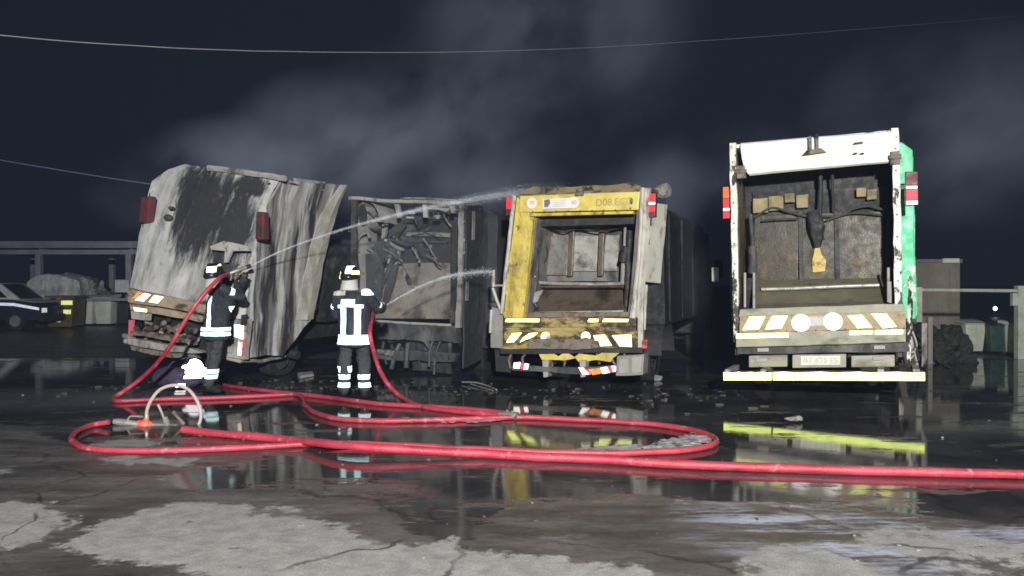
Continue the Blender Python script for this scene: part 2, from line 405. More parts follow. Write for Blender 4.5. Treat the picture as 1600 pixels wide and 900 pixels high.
def chassis(T, hw, y0, ln, zb, zt, body_mat, cab_mat, roof_drop=.0, wmat='rubber', flat=0.):
    """body box behind the tailgate, ladder frame, wheels, mudguards and cab"""
    g = Mesh().slab([(-hw, y0, zb), (-hw, y0, zt-.12), (-hw+.14, y0, zt), (hw-.14, y0, zt), (hw, y0, zt-.12), (hw, y0, zb)], (0, ln, 0))
    b = T.part('body', g, body_mat, bevel=.015, warp=.02, cut=.4, seed=hw*9)
    for k in range(4):
        yy = y0+.35+k*(ln-.6)/3
        for sx in (-1, 1):
            T.part('rib', Mesh().box(sx*hw-.02, sx*hw+.02, yy, yy+.09, zb+.05, zt-.16), body_mat, b, warp=.02, cut=.3)
    T.part('frame_rail', Mesh().box(-.5, -.4, .2, y0+ln+1.9, .55, .8), M['black'])
    T.part('frame_rail', Mesh().box(.4, .5, .2, y0+ln+1.9, .55, .8), M['black'])
    for yy in (1.55, y0+ln+1.0):
        for sx in (-1, 1):
            x = sx*(hw-.5) - (.0 if sx > 0 else .28)
            wheel(T, x, yy, mat=wmat, flat=flat)
        T.part('axle', Mesh().cyl((-hw+.3, yy, .45), (hw-.3, yy, .45), .08), M['black'])
    for sx in (-1, 1):
        pts = [(sx*(hw-.16), 1.55+.56*math.cos(a), .46+.56*math.sin(a)) for a in [math.pi*k/8 for k in range(9)]]
        rows = [[(p[0]-.15, p[1], p[2]) for p in pts], [(p[0]+.15, p[1], p[2]) for p in pts]]
        T.part('mudguard', Mesh().grid(rows), M['black'], solid=.012, smooth=True)
    cy = y0+ln+.15; c = .02
    g = Mesh().slab([(hw-.1, cy, .55), (hw-.1, cy, 2.75), (hw-.1, cy+1.3, 2.75), (hw-.1, cy+1.75, 1.8), (hw-.1, cy+1.8, .55)], (-(2*hw-.2), 0, 0))
    cab = T.part('cab', g, cab_mat, bevel=.05)
    for sx in (-1, 1):
        x = sx*(hw-.1)
        d = T.part('cab_door', Mesh().box(min(x, x+sx*.025), max(x, x+sx*.025), cy+.2, cy+1.25, .7, 2.6), cab_mat, cab, bevel=.01)
        T.part('mirror', Mesh().box(min(x+sx*.12, x+sx*.3), max(x+sx*.12, x+sx*.3), cy+1.35, cy+1.42, 1.75, 2.15).cyl((x, cy+1.38, 2.1), (x+sx*.2, cy+1.38, 2.1), .015, 6), M['black'], cab)
    return b

def tail_light(T, px, y, depth, cells, parent=None, x_out=0):
    """px: list of 4 corners tl,tr,br,bl; cells: fractions with materials"""
    tl, tr, br, bl = [T.P(u, v, y) for u, v in px]
    g = Mesh().slab([tl, tr, br, bl], (0, depth, 0)); o = T.part('tail_light', g, M['blackgrey'], parent, bevel=.006)
    for (f0, f1, mt) in cells:
        a = tl.lerp(bl, f0+.012); b = tr.lerp(br, f0+.012); c = tr.lerp(br, f1-.012); d = tl.lerp(bl, f1-.012)
        T.part('lens', Mesh().slab([a.lerp(b, .06)+Vector((0,-.012,0)), a.lerp(b, .94)+Vector((0,-.012,0)), d.lerp(c, .94)+Vector((0,-.012,0)), d.lerp(c, .06)+Vector((0,-.012,0))], (0, .02, 0)), M[mt], o, bevel=.004)
    return o
def disc(T, c, r, mat, name='reflector_disc', parent=None, th=.012, n=20):
    return T.part(name, Mesh().cyl(Vector(c), Vector(c)+Vector((0, th, 0)), r, n), mat, parent)
def text_part(T, s, c, size, mat, name='lettering', parent=None, bold=.0):
    cu = bpy.data.curves.new('text', 'FONT'); cu.body = s; cu.size = size; cu.align_x = 'CENTER'; cu.align_y = 'CENTER'; cu.extrude = .001; cu.offset = bold
    to = bpy.data.objects.new('text', cu); COL.objects.link(to); bpy.context.view_layer.update()
    me = bpy.data.meshes.new_from_object(to.evaluated_get(bpy.context.evaluated_depsgraph_get()))
    bpy.data.objects.remove(to); me.name = name; me.materials.clear(); me.materials.append(mat)
    me.transform(Matrix.Translation(c) @ Matrix.Rotation(R(90), 4, 'X'))
    o = bpy.data.objects.new(name, me); COL.objects.link(o); o.parent = parent or T.o; return o
def fit(pts): return [Vector(p) for p in pts]

# ------------------------------------------------------------------ right truck: white tailgate, green body
def truck_green():
    T = Truck('refuse_truck', (4.17, 10.96, 0), R(25), R(-1.2), 'refuse truck with bright white tailgate top, open dark hopper and green body side')
    white = surf('scorched_white_enamel', (.86,.85,.80), [dict(c=(.72,.62,.40), s=2.2, lo=.60, hi=.74, a=.5, bl=[(.15,0,3.33,.5,0,.10,.35)]), dict(c=(.25,.2,.14), s=9, lo=.67, hi=.74, a=.7)], .4, 0, .12)
    peel = surf('white_paint_peeling_to_black', (.80,.78,.70), [dict(c=(.035,.03,.025), s=5, st=(1,1,.55), lo=.56, hi=.60, bl=[(0,0,1.2,3,3,1.1,.14)]), dict(c=(.30,.24,.14), s=11, lo=.56, hi=.66, a=.8)], .6, 0, .5)
    inner = surf('soiled_hopper_wall', (.20,.17,.10), [dict(c=(.03,.027,.022), s=2.2, st=(1,1,.4), lo=.36, hi=.6, bl=[(0,.0,1.3,3,3,1.4,.18)]), dict(c=(.12,.075,.03), s=6, lo=.52, hi=.66)], .6, 0, .3)
    dark = surf('hopper_plate_dark', (.062,.052,.036), [dict(c=(.015,.013,.010), s=2.0, st=(1.3,1,.6), r=.72, lo=.42, hi=.62), dict(c=(.15,.085,.025), s=2.2, r=.7, lo=.57, hi=.70, a=.7), dict(c=(.16,.15,.12), s=9, st=(1,1,.3), lo=.60, hi=.68, a=.6)], .45, .2, .3)
    plate = surf('hopper_plate_grey', (.15,.135,.09), [dict(c=(.05,.045,.035), s=2.8, st=(.6,1,1.2), lo=.5, hi=.72, a=.8)], .45, .2, .3)
    green = surf('green_body_paint', (.07,.56,.27), [dict(c=(.10,.50,.27), s=2, lo=.5, hi=.75, a=.4), dict(c=(.03,.03,.03), s=5, lo=.68, hi=.74), dict(c=(.7,.7,.6), s=7, lo=.66, hi=.7, bl=[(1.2,.9,1.7,.5,.12,.8,.16)])], .45, 0, .2)
    tan = surf('tan_light_board', (.38,.29,.17), [dict(c=(.16,.11,.06), s=6, st=(.6,1,1), lo=.54, hi=.68, a=.7)], .6)
    beige = surf('sooty_beige_beam', (.34,.33,.25), [dict(c=(.10,.09,.06), s=3, st=(.5,1,1.4), lo=.5, hi=.68, a=.8)], .6, 0, .3)
    cream = surf('cream_block', (.30,.25,.13), [dict(c=(.09,.07,.035), s=5, lo=.46, hi=.66, a=.8)], .7)
    P = T.P
    b = chassis(T, 1.275, .95, 4.3, 1.08, 3.60, green, surf('cab_white_r', (.6,.6,.58), [dict(c=SOOT, s=2, lo=.5, hi=.6)], .5))
    # side walls of the tailgate
    zt = 3.62
    for sx, nm in ((-1, 0), (1, 1)):
        x0, x1 = (-1.075, -1.02) if sx < 0 else (1.02, 1.075)
        wl = T.part('side_wall', Mesh().slab([(x0, .03, .62), (x0, .03, zt), (x0, 1.3, zt-.1), (x0, 1.3, .9), (x0, .6, .62)], (x1-x0, 0, 0)), inner, warp=.012, cut=.25, seed=sx)
        xe0, xe1 = (-1.085, -1.0) if sx < 0 else (.995, 1.09)
        T.part('edge_frame', Mesh().slab([(xe0, -.03, .80), (xe0+.005*sx, -.03, zt+.02), (xe1, -.03, zt+.02), (xe1, -.03, .80)], (0, .07, 0)), peel, wl, bevel=.008, warp=.013, wf=4, cut=.12, seed=sx*3)
    T.part('roof', Mesh().slab([(-1.075, .05, zt+.01), (1.075, .05, zt+.01), (1.075, 1.3, zt-.06), (-1.075, 1.3, zt-.06)], (0, 0, -.05)), peel)
    # white top panel
    rows = []
    for f, yo in ((0, .05), (.04, .01), (.10, -.01), (.5, -.015), (.85, -.01), (.96, .01), (1, .05)):
        a = P(1157, 223, 0).lerp(P(1162, 262, 0), min(1, f*1.25)).lerp(P(1171, 274, 0), max(0, f-.8)*5); bq = P(1402, 203, 0).lerp(P(1388, 254, 0), f)
        rows.append([a.lerp(bq, k/12)+Vector((0, yo-.03, 0)) for k in range(13)])
    tp = T.part('top_panel', Mesh().grid(rows), white, solid=.02, smooth=True, warp=.006, cut=.3)
    for (u, v) in ((1158, 268), (1398, 246)):
        c = P(u, v, -.02)
        T.part('hinge_bracket', Mesh().box(c.x-.06, c.x+.06, -.05, .04, c.z-.1, c.z+.08).cyl(c+Vector((-.08,-.02,0)), c+Vector((.08,-.02,0)), .035, 8), M['rustframe'], tp, bevel=.008, warp=.01, wf=6, cut=.08)
    c = P(1272, 222, -.1)
    T.part('lamp_bracket', Mesh().box(c.x-.07, c.x-.035, -.13, -.03, c.z-.12, c.z+.08).box(c.x+.02, c.x+.055, -.13, -.03, c.z-.12, c.z+.1)
           .slab([(c.x-.16, -.12, c.z-.17), (c.x+.15, -.12, c.z-.15), (c.x+.09, -.12, c.z-.09), (c.x-.09, -.12, c.z-.10)], (0, .1, 0)), M['rustframe'], tp)
    g = Mesh()
    for (u0, v0, u1, v1) in ((1334, 223, 1348, 221), (1333, 239, 1339, 238), (1344, 239, 1350, 238)): g.slab([P(u0, v0, -.105), P(u1, v1, -.105), P(u1, v1+2.2, -.105), P(u0, v0+2.2, -.105)], (0, .05, 0))
    T.part('slot', g, M['black'], tp)
    # inside of the hopper: packer plates, cross bar, cream blocks, hoses
    yb = .70
    pk = T.plate('packer_plate', [(1176, 300), (1392, 292), (1392, 470), (1176, 470)], yb+.06, .03, M['black'])
    for (u0, u1, v0, v1) in ((1178, 1247, 336, 440), (1252, 1304, 334, 440), (1309, 1382, 332, 438)):
        T.plate('panel', [(u0, v0), (u1, v0-2), (u1, v1-1), (u0, v1)], yb, .05, dark, pk, bevel=.012, warp=.006, cut=.2)
    for (u, v0, v1) in ((1250, 330, 440), (1306.5, 330, 440)):
        a = P(u, v0, yb-.03); c = P(u, v1, yb-.03); T.part('rib', Mesh().box(a.x-.03, a.x+.03, yb-.04, yb+.05, c.z, a.z), M['blackgrey'], pk, bevel=.006)
    for (u0, v0, u1, v1) in ((1176, 310, 1200, 333), (1201, 307, 1224, 329), (1226, 303, 1242, 317), (1244, 305, 1263, 325), (1338, 294, 1353, 308), (1354, 296, 1370, 312)):
        T.plate('cream_block', [(u0, v0), (u1, v0-1.5), (u1, v1-1), (u0, v1)] , .62, .08, cream, pk, bevel=.012, warp=.012, wf=5, cut=.1)
    a = P(1190, 452, .45); c = P(1374, 445.5, .45)
    T.part('cross_bar', Mesh().tube([a, a.lerp(c, .3)+Vector((0,0,-.004)), a.lerp(c, .7)+Vector((0,0,.004)), c], .028, 12), M['steel'], smooth=True)
    rows = [[P(1178+(1384-1178)*k/8, v - 4*k/8, y) for k in range(9)] for v, y in ((438, .69), (456, .5), (475, .34), (488, .12))]
    T.part('hopper_floor', Mesh().grid(rows), plate, solid=.02, warp=.012, cut=.2)
    T.part('back_plate', Mesh().box(-1.015, 1.015, .84, .88, .9, 3.5), M['black'])
    T.part('underside', Mesh().box(-1.0, 1.0, .1, 1.3, .86, .92), M['black'])
    g = Mesh().slab([P(1274, 384, .66), P(1280, 384, .66), P(1284, 398, .66), P(1291, 407, .66), P(1289, 424, .66), P(1270, 426, .66), P(1268, 411, .66)], (0, .04, 0))
    T.part('yellow_pennant', g, surf('bare_yellow_patch', (.62,.45,.13), [dict(c=(.2,.12,.05), s=6, lo=.5, hi=.65)], .6), pk, bevel=.01)
    T.part('centre_ram', Mesh().tube([P(1283, 262, .5), P(1281, 330, .58), P(1279, 375, .6)], [.03, .035, .075], 10).tube([P(1300, 262, .5), P(1301, 330, .62)], .022, 8).tube([P(1272, 330, .6), P(1276, 355, .6), P(1277, 386, .62)], [.10, .12, .05], 10), M['black'], smooth=True, warp=.015, wf=6, cut=.1)
    for pts in ([(1178, 340), (1205, 325), (1230, 330), (1255, 337), (1275, 336)], [(1285, 338), (1310, 337), (1335, 326), (1360, 322), (1385, 330)], [(1190, 345), (1220, 343), (1246, 342)], [(1290, 345), (1330, 333), (1378, 336)]):
        T.part('hydraulic_hose', Mesh().tube(spline([P(u, v, .6) for u, v in pts], 5), .017, 7), M['blackgrey'], smooth=True)
    for (u, v0, v1) in ((1164, 426, 480), (1178, 426, 482), (1388, 418, 472), (1391, 440, 473)):
        T.part('grab_rail', Mesh().tube([P(u, v0, .12), P(u, v1, .12)], .018, 8), M['ashpale'], smooth=True)
    T.part('side_ram', Mesh().tube([P(1173, 335, .5), P(1176, 385, .5)], .035, 10).tube([P(1176, 385, .5), P(1176, 428, .45)], .06, 10), M['blackgrey'], smooth=True, warp=.01, wf=6, cut=.1)
    T.part('side_ram', Mesh().tube([P(1392, 330, .5), P(1390, 420, .5)], .05, 10), M['black'], smooth=True)
    # light board with chevrons
    T.plate('sill', [(1156, 483), (1412, 474), (1414, 490), (1154, 495)], -.06, .25, beige, warp=.012, wf=3, cut=.15, bevel=.01)
    bd = T.plate('light_board', [(1156, 494), (1415, 487), (1416, 514), (1155, 520)], -.12, .10, tan, warp=.006, bevel=.01)
    for q4 in ([(1171,495),(1196,494),(1186,514),(1160,516)], [(1206,494),(1231,493),(1221,513),(1195,515)], [(1324,493),(1347,492),(1363,511),(1340,513)], [(1361,490),(1385,490),(1401,510),(1379,513)]):
        T.plate('chevron', q4, -.135, .012, M['rlemon'], bd, bevel=.004)
    for k in range(12):
        p = P(1160+k*23, 518-k*.5, -.135); T.part('bolt', Mesh().cyl(p, p+Vector((0,.02,0)), .010, 6), M['rustframe'], bd)
    for sx in (-1, 1):
        for k in range(9):
            T.part('bolt', Mesh().cyl((sx*1.045, -.045, 1.05+k*.29), (sx*1.045, -.02, 1.05+k*.29), .013, 6), M['rustframe'])
    T.plate('notice', [(1262, 495), (1292, 494), (1292, 509), (1262, 510)], -.132, .01, surf('grey_label', (.5,.48,.47), [dict(c=(.3,.27,.25), s=14, lo=.5, hi=.6)], .5), bd)
    for (u, v) in ((1251, 504.5), (1301.5, 502.5)):
        disc(T, P(u, v, -.15), .118, M['rwhite'], 'speed_disc', bd, .025, 28)
    T.plate('reflective_strip', [(1150, 521.5), (1232, 520), (1232, 527), (1150, 529)], -.16, .015, M['rlemon'], bevel=.004)
    T.plate('reflective_strip', [(1327, 517), (1364, 517), (1364, 522.5), (1327, 523.5)], -.16, .015, M['rlemon'], bevel=.004)
    T.plate('reflective_strip', [(1367, 516), (1411, 515.5), (1411, 522), (1367, 523)], -.16, .015, M['rlemon'], bevel=.004)
    T.plate('tail_beam', [(1150, 520), (1416, 514), (1416, 535), (1150, 543)], -.145, .3, beige, warp=.012, wf=3, cut=.15, bevel=.01)
    T.plate('lower_beam', [(1152, 543), (1420, 535), (1420, 550), (1152, 553)], -.05, .3, M['blackgrey'], warp=.01, cut=.2)
    for (u, v) in ((1192, 547), (1374, 543), (1190, 563), (1373, 560)):
        T.plate('lamp', [(u-9, v-3), (u+9, v-3.4), (u+9, v+2.6), (u-9, v+3)], -.10, .06, M['ashpale'], bevel=.008)
    for (u0, u1) in ((1170, 1230), (1330, 1398)):
        T.plate('light_box', [(u0, 556), (u1, 554.5), (u1, 573), (u0, 574)], -.07, .1, beige, bevel=.012)
    T.plate('plate_holder', [(1238, 554.5), (1322, 553), (1322, 574), (1238, 575)], -.08, .06, beige, bevel=.01)
    lp = T.plate('licence_plate', [(1251, 556.5), (1313, 555.5), (1313, 570), (1251, 571)], -.1, .012, surf('licence_white', (.66,.68,.58), [dict(c=(.3,.3,.22), s=12, lo=.56, hi=.7, a=.6)], .5))
    text_part(T, 'BT 635 ES', P(1282, 563.3, -.103), .105, surf('licence_ink', (.47,.49,.42), []), parent=lp)
    # under-run bumper, nearer the camera than the tailgate
    bl = [P(1131, 588, -.50), P(1205, 588, -.48), P(1208, 588, -.48), P(1445, 588.5, -.42)]
    bp = T.part('bumper', Mesh().slab([(bl[0].x, -.42, bl[0].z-.06), (bl[3].x, -.34, bl[3].z-.06), (bl[3].x, -.34, bl[3].z+.06), (bl[0].x, -.42, bl[0].z+.06)], (0, .12, 0)), M['blackgrey'], bevel=.01)
    for a, c in ((bl[0], bl[1]), (bl[2], bl[3])):
        n = 12; top = [a.lerp(c, k/n)+Vector((0, -.02, .054+.006*math.sin(k*2.1))) for k in range(n+1)]; bot = [a.lerp(c, k/n)+Vector((0, -.02, -.050)) for k in range(n, -1, -1)]
        T.part('reflective_strip', Mesh().slab(top+bot, (0, .02, 0)), M['ryellow'], bp)
    for u in (1136, 1192, 1376, 1432):
        p = P(u, 581, -.44); T.part('bumper_arm', Mesh().box(p.x-.04, p.x+.04, -.40, .35, p.z-.05, p.z+.03), M['ashpale'], bp, bevel=.01)
    # tail lights stand out on both sides
    tail_light(T, [(1129, 292), (1144, 291.5), (1143.5, 341), (1129.5, 342)], .12, .12, ((0, .37, 'orangelens'), (.37, .66, 'redlens'), (.66, .76, 'whitelens'), (.76, 1., 'redlens')))
    T.part('light_arm', Mesh().box(-1.2, -1.06, .14, .2, 2.7, 2.75), M['blackgrey']); T.part('light_arm', Mesh().box(1.06, 1.2, .14, .2, 2.85, 2.9), M['blackgrey'])
    tail_light(T, [(1414, 268), (1434, 268), (1435, 320), (1415, 321)], .15, .12, ((0, .42, 'deadlens'), (.42, .52, 'whitelens'), (.52, .86, 'redlens'), (.86, 1., 'whitelens')))
    # peeled fringe and cables hanging between tailgate and body
    rows = []
    for i, v in enumerate(range(430, 580, 12)):
        wv = 5+4*noise.noise(Vector((i*.7, 2, 1)))
        if v > 520: wv *= .6
        a = T.PX(1420, v, 1.12); a = T.P(1418, v, .12); c = T.P(1421+wv, v, .14); rows.append([a, a.lerp(c, .5)+Vector((0,-.02,0)), c])
    T.part('peeled_skin', Mesh().grid(rows), peel, solid=.008, warp=.015, wf=6, cut=.08)
    for k in range(6):
        pts = [P(1424+random.uniform(-3, 4), 505+k*4, .2), P(1432+random.uniform(-6, 6), 530+k*8, .22), P(1424+random.uniform(-4, 8), 548+k*4, .2)]
        T.part('cable', Mesh().tube(spline(pts, 4), .012, 6), M['ashpale'] if k % 2 else M['black'])
    T.part('rear_light_lower', Mesh().slab([P(1440, 505, .9), P(1449, 505, .9), P(1449, 560, .9), P(1440, 575, .9)], (0, .05, 0)), M['greyash'], bevel=.01)
    return T
TG = truck_green()

# ------------------------------------------------------------------ yellow truck
def truck_yellow():
    T = Truck('refuse_truck', (.965, 12.23, 0), R(22), R(-.6), 'refuse truck with soot-stained yellow tailgate frame around its open hopper')
    P = T.P
    yel = surf('scorched_yellow_enamel', (.64,.50,.09), [dict(c=(.20,.15,.05), s=2.3, st=(1.4,1,.5), r=.75, lo=.44, hi=.62, a=.8), dict(c=(.05,.035,.02), s=4.5, st=(1,1,.7), r=.75, lo=.54, hi=.66, bl=[(0,0,.55,3,3,.55,.10)])], .5, 0, .3)
    yel2 = surf('yellow_enamel_top', (.68,.55,.12), [dict(c=(.40,.31,.10), s=2.2, lo=.44, hi=.64, a=.8), dict(c=(.10,.06,.03), s=9, lo=.68, hi=.73)], .45, 0, .2)
    burny = surf('burnt_yellow_beam', (.40,.31,.11), [dict(c=(.05,.032,.018), s=3.4, st=(.6,1,1.5), lo=.42, hi=.54), dict(c=(.30,.2,.12), s=8, lo=.55, hi=.66, a=.6)], .65, 0, .5)
    whi = surf('grey_white_edge', (.50,.48,.42), [dict(c=(.14,.11,.08), s=5, st=(1,1,.4), lo=.5, hi=.64, a=.85)], .6, 0, .3)
    inner = surf('hopper_scorched_grey', (.20,.195,.185), [dict(c=(.035,.03,.028), s=2.3, st=(1,1,.6), lo=.46, hi=.66), dict(c=(.12,.07,.04), s=5, lo=.52, hi=.66, a=.7)], .5, .1, .3)
    floor = surf('hopper_floor_brown', (.13,.10,.075), [dict(c=(.04,.028,.02), s=2.6, lo=.46, hi=.68), dict(c=(.22,.17,.12), s=7, lo=.58, hi=.7, a=.6)], .4, .2, .4)
    pale = surf('pale_packer_panel', (.34,.335,.31), [dict(c=(.07,.065,.06), s=3, lo=.46, hi=.64, a=.9)], .55, .1, .3)
    side = surf('burnt_body_side', (.009,.009,.010), [dict(c=(.13,.125,.12), s=1.8, st=(1,1.8,.20), lo=.58, hi=.74, a=.8), dict(c=(.06,.045,.03), s=3, st=(1,1,.4), lo=.58, hi=.7, a=.6)], .7, 0, .4)
    chassis(T, 1.14, 1.25, 4.2, .95, 2.9, side, M['black'], wmat='rubber', flat=.12)
    zt = P(900, 302, 0).z
    # left wall: white edge outside, yellow inner face
    ledge = [P(806, 306, 0), P(801, 350, 0), P(793, 420, 0), P(786, 490, 0), P(786, 545, 0)]
    inn_l = [P(834, 331, 0), P(829, 380, 0), P(823, 430, 0), P(817, 492, 0), P(815, 545, 0)]
    rows = [[a, a.lerp(b, .5), b+Vector((0, .02, 0)), b+Vector((.01, .10, 0))] for a, b in zip(ledge, inn_l)]
    T.part('inner_wall', Mesh().grid([[b+Vector((.013, .105, 0)), b+Vector((.03, .6, 0)), b+Vector((.05, 1.25, .02))] for b in inn_l]), inner, solid=.02, warp=.012, cut=.2)
    wl = T.part('side_wall', Mesh().grid(rows), yel, solid=.03, warp=.012, cut=.2)
    g = Mesh().tube([p+Vector((-.01, -.03, 0)) for p in ledge[:4]], .032, 8)
    T.part('edge_frame', g, whi, wl, warp=.008, wf=5, cut=.1)
    T.part('outer_wall', Mesh().grid([[a, a+Vector((0, 1.3, 0))] for a in ledge]), side, wl, solid=.02)
    # right wall
    redge = [P(1005, 294, 0), P(1003, 340, 0), P(999, 400, 0), P(994, 450, 0), P(990, 497, 0)]
    rows = [[a+Vector((-.10, 1.3, 0)), a+Vector((-.09, .1, 0)), a+Vector((-.02, 0, 0)), a+Vector((.06, 0, 0)), a+Vector((.10, .05, 0))] for a in redge]
    wr = T.part('side_wall', Mesh().grid(rows), whi, solid=.02, warp=.012, cut=.2)
    for i in range(4):
        pass
    T.part('edge_frame', Mesh().tube([p+Vector((0, -.03, 0)) for p in redge], [.035, .03, .03, .035, .055], 8), whi, wr, warp=.01, wf=5, cut=.1)
    # top panel
    tp = T.plate('top_panel', [(812, 306), (1000, 299), (997, 328), (829, 331), (811, 331)], -.02, .08, yel2, warp=.008, cut=.3, bevel=.012)
    T.plate('lip', [(828, 333), (990, 329.5), (990, 334), (828, 338)], -.04, .12, yel, tp, bevel=.008)
    T.part('roof', Mesh().slab([(-1.08, .05, zt+.03), (1.1, .05, zt+.03), (1.1, 1.3, zt+.12), (-1.08, 1.3, zt+.12)], (0, 0, -.05)), M['rustframe'], warp=.03, cut=.2)
    disc(T, P(831, 317.5, -.04), .088, surf('white_disc_face', (.82,.76,.66), [dict(c=(.5,.4,.3), s=12, lo=.6, hi=.7, a=.5)], .4), 'speed_disc', tp, .015, 24)
    T.plate('sticker', [(848, 311), (896, 309), (896, 325), (848, 326.5)], -.035, .012, surf('white_sticker', (.80,.76,.74), [dict(c=(.55,.5,.48), s=10, lo=.6, hi=.72, a=.4)], .4), tp)
    disc(T, P(896, 316.5, -.043), .088, surf('white_disc_face_b', (.82,.74,.66), [], .4), 'speed_disc', tp, .015, 24)
    ink = surf('faded_red_ink', (.45,.18,.16), []); ink2 = surf('faded_dark_ink', (.40,.33,.12), []); inkg = surf('grey_ink', (.5,.47,.48), [])
    text_part(T, '70', P(831, 317.3, -.043), .085, ink, parent=tp); text_part(T, '80', P(897, 316.2, -.046), .085, ink, parent=tp)
    c = P(855, 317.5, -.04); T.part('sticker_emblem', Mesh().slab([c+Vector((-.05,0,-.06)), c+Vector((.01,0,-.06)), c+Vector((.05,0,.0)), c+Vector((.04,0,.06)), c+Vector((-.05,0,.055))], (0, .01, 0)), surf('dark_blue_ink', (.16,.16,.2), []), tp)
    for k in range(4):
        a = P(863, 313.5+k*3, -.038); b = P(884, 313+k*3, -.038); T.part('sticker_line', Mesh().slab([a, b, b+Vector((0,0,.009)), a+Vector((0,0,.009))], (0,.006,0)), inkg, tp)
    text_part(T, 'D08.EC0', P(958, 316, -.024), .15, ink2, parent=tp, bold=.003)
    c = P(986, 314, -.03); T.part('scorch_hole', Mesh().ell(c+Vector((0,.01,0)), .028, .012, .055, 10, 6), M['rustframe'], tp)
    c = P(906, 303, -.03); T.part('lamp_bracket', Mesh().box(c.x-.06, c.x+.06, -.08, .04, c.z-.03, c.z+.02).box(c.x-.05, c.x+.05, -.06, .02, c.z+.03, c.z+.07), M['rustframe'], tp, bevel=.006)
    T.plate('roof_remains', [(815, 300), (835, 292), (858, 296), (930, 288), (985, 287), (1008, 293), (1000, 299), (812, 305)], .35, .5, surf('scorched_roof_skin', (.20,.15,.07), [dict(c=SOOT, s=4, lo=.48, hi=.6)], .7), warp=.03, wf=3, cut=.15)
    # inside
    T.part('back_plate', Mesh().box(-1.04, 1.02, 1.3, 1.34, .75, 2.75), M['black'])
    T.plate('upper_flap', [(829, 337), (992, 333), (990, 350), (833, 354)], .25, .05, M['black'], warp=.01)
    pk = T.plate('packer_plate', [(838, 352), (992, 349), (992, 440), (838, 440)], .85, .04, inner, warp=.015, cut=.2)
    for q4, mt in (([(843,370),(890,369),(886,430),(838,430)], inner), ([(897,369),(935,368),(931,424),(893,424)], pale), ([(947,367),(968,367),(964,424),(941,424)], pale), ([(970,366),(990,366),(988,430),(968,430)], M['blackgrey'])):
        T.plate('panel', q4, .78, .06, mt, pk, bevel=.014, warp=.014, wf=3, cut=.15)
    for u in (893, 940):
        T.plate('rib', [(u-4, 356), (u+4, 356), (u+1, 432), (u-7, 432)], .72, .08, floor, pk, bevel=.01, warp=.008)
    T.plate('top_rib', [(850, 352), (978, 350), (978, 358), (850, 360)], .7, .08, inner, pk, bevel=.01, warp=.01)
    T.part('cross_bar', Mesh().tube([P(832, 441, .5), P(870, 443, .5), P(930, 444, .5), P(975, 443, .5)], .03, 10), M['steel'], smooth=True)
    T.part('cross_bar', Mesh().tube([P(840, 448, .5), P(975, 448, .5)], .018, 8), floor, smooth=True)
    rows = [[P(830+150*k/7, v, y) for k in range(8)] for v, y in ((446, .8), (462, .6), (478, .42), (490, .3))]
    T.part('hopper_floor', Mesh().grid(rows), floor, solid=.02, warp=.015, cut=.15)
    T.plate('floor_lip', [(836, 487), (974, 485), (974, 488), (836, 490)], .25, .05, M['steel'])
    T.plate('hopper_front', [(812, 489), (988, 487), (992, 500), (800, 500)], .1, .2, M['rustframe'], warp=.015, cut=.15)
    T.part('side_ram', Mesh().tube([P(842, 385, .35), P(838, 430, .35)], .04, 8).tube([P(838, 430, .35), P(832, 470, .3), P(840, 480, .3)], [.06, .05, .03], 8), M['blackgrey'], warp=.02, wf=5, cut=.1)
    T.part('side_ram', Mesh().tube([P(978, 385, .4), P(973, 410, .4)], .06, 8).tube([P(984, 360, .4), P(978, 480, .4)], .04, 8), M['black'], warp=.02, wf=5, cut=.1)
    c = P(833, 432, .25); T.part('bright_bolt', Mesh().ell(c, .035, .02, .025, 10, 6), M['rwhite'])
    T.part('loose_strap', Mesh().slab([P(836, 456, .25), P(848, 452, .25), P(840, 472, .25), P(833, 474, .25)], (0, .03, 0)), pale, warp=.02, wf=5, cut=.08)
    for (x_, u0, u1) in ((0, 846, 840), (1, 977, 975)):
        T.part('hydraulic_ram', Mesh().tube([P(u0, 352, .55), P(u1, 400, .5)], .022, 8).tube([P(u1, 398, .5), P(u1-2, 444, .5)], .042, 8), M['greyash'], smooth=True)
    for pts in ([(850, 345), (848, 370), (856, 395), (846, 420)], [(972, 348), (980, 372), (970, 398), (978, 425)], [(862, 356), (880, 362), (905, 357), (935, 362), (968, 356)]):
        T.part('burnt_hose', Mesh().tube(spline([P(u, v, .6) for u, v in pts], 5), .014, 6), M['black'], smooth=True)
    for k in range(9):
        p = P(832+k*18.5, 330.5-k*.35, -.05); T.part('bolt', Mesh().cyl(p, p+Vector((0,.02,0)), .011, 6), M['rustframe'])
    # beams
    T.plate('tail_beam', [(788, 497), (994, 495), (994, 510), (788, 512)], -.06, .14, burny, warp=.014, wf=4, cut=.1, bevel=.01)
    for (u0, u1, m) in ((791, 843, 'ryellow'), (920, 935, 'ryellow'), (943, 982, 'rlemon')):
        T.plate('reflective_strip', [(u0, 498), (u1, 498.5), (u1-1, 503), (u0-2, 503)], -.085, .012, M[m], bevel=.003)
    T.plate('tail_beam', [(786, 511.5), (994, 510), (994, 518), (786, 519)], -.02, .1, burny, warp=.014, wf=4, cut=.1)
    bd = T.plate('light_board', [(788, 519), (996, 516), (996, 544), (786, 545)], -.08, .08, burny, warp=.012, wf=4, cut=.1)
    for q4, m in (([(800,521),(815,520),(802,535),(791,535)], 'ryellow'), ([(827,521),(840,520),(832,527),(820,531),(812,535),(818,527)], 'ryellow'), ([(927,524),(945,523),(956,540),(938,541),(930,533)], 'rlemon'), ([(956,524),(986,523),(987,542),(968,541)], 'rlemon')):
        T.plate('chevron', q4, -.105, .012, M[m], bd)
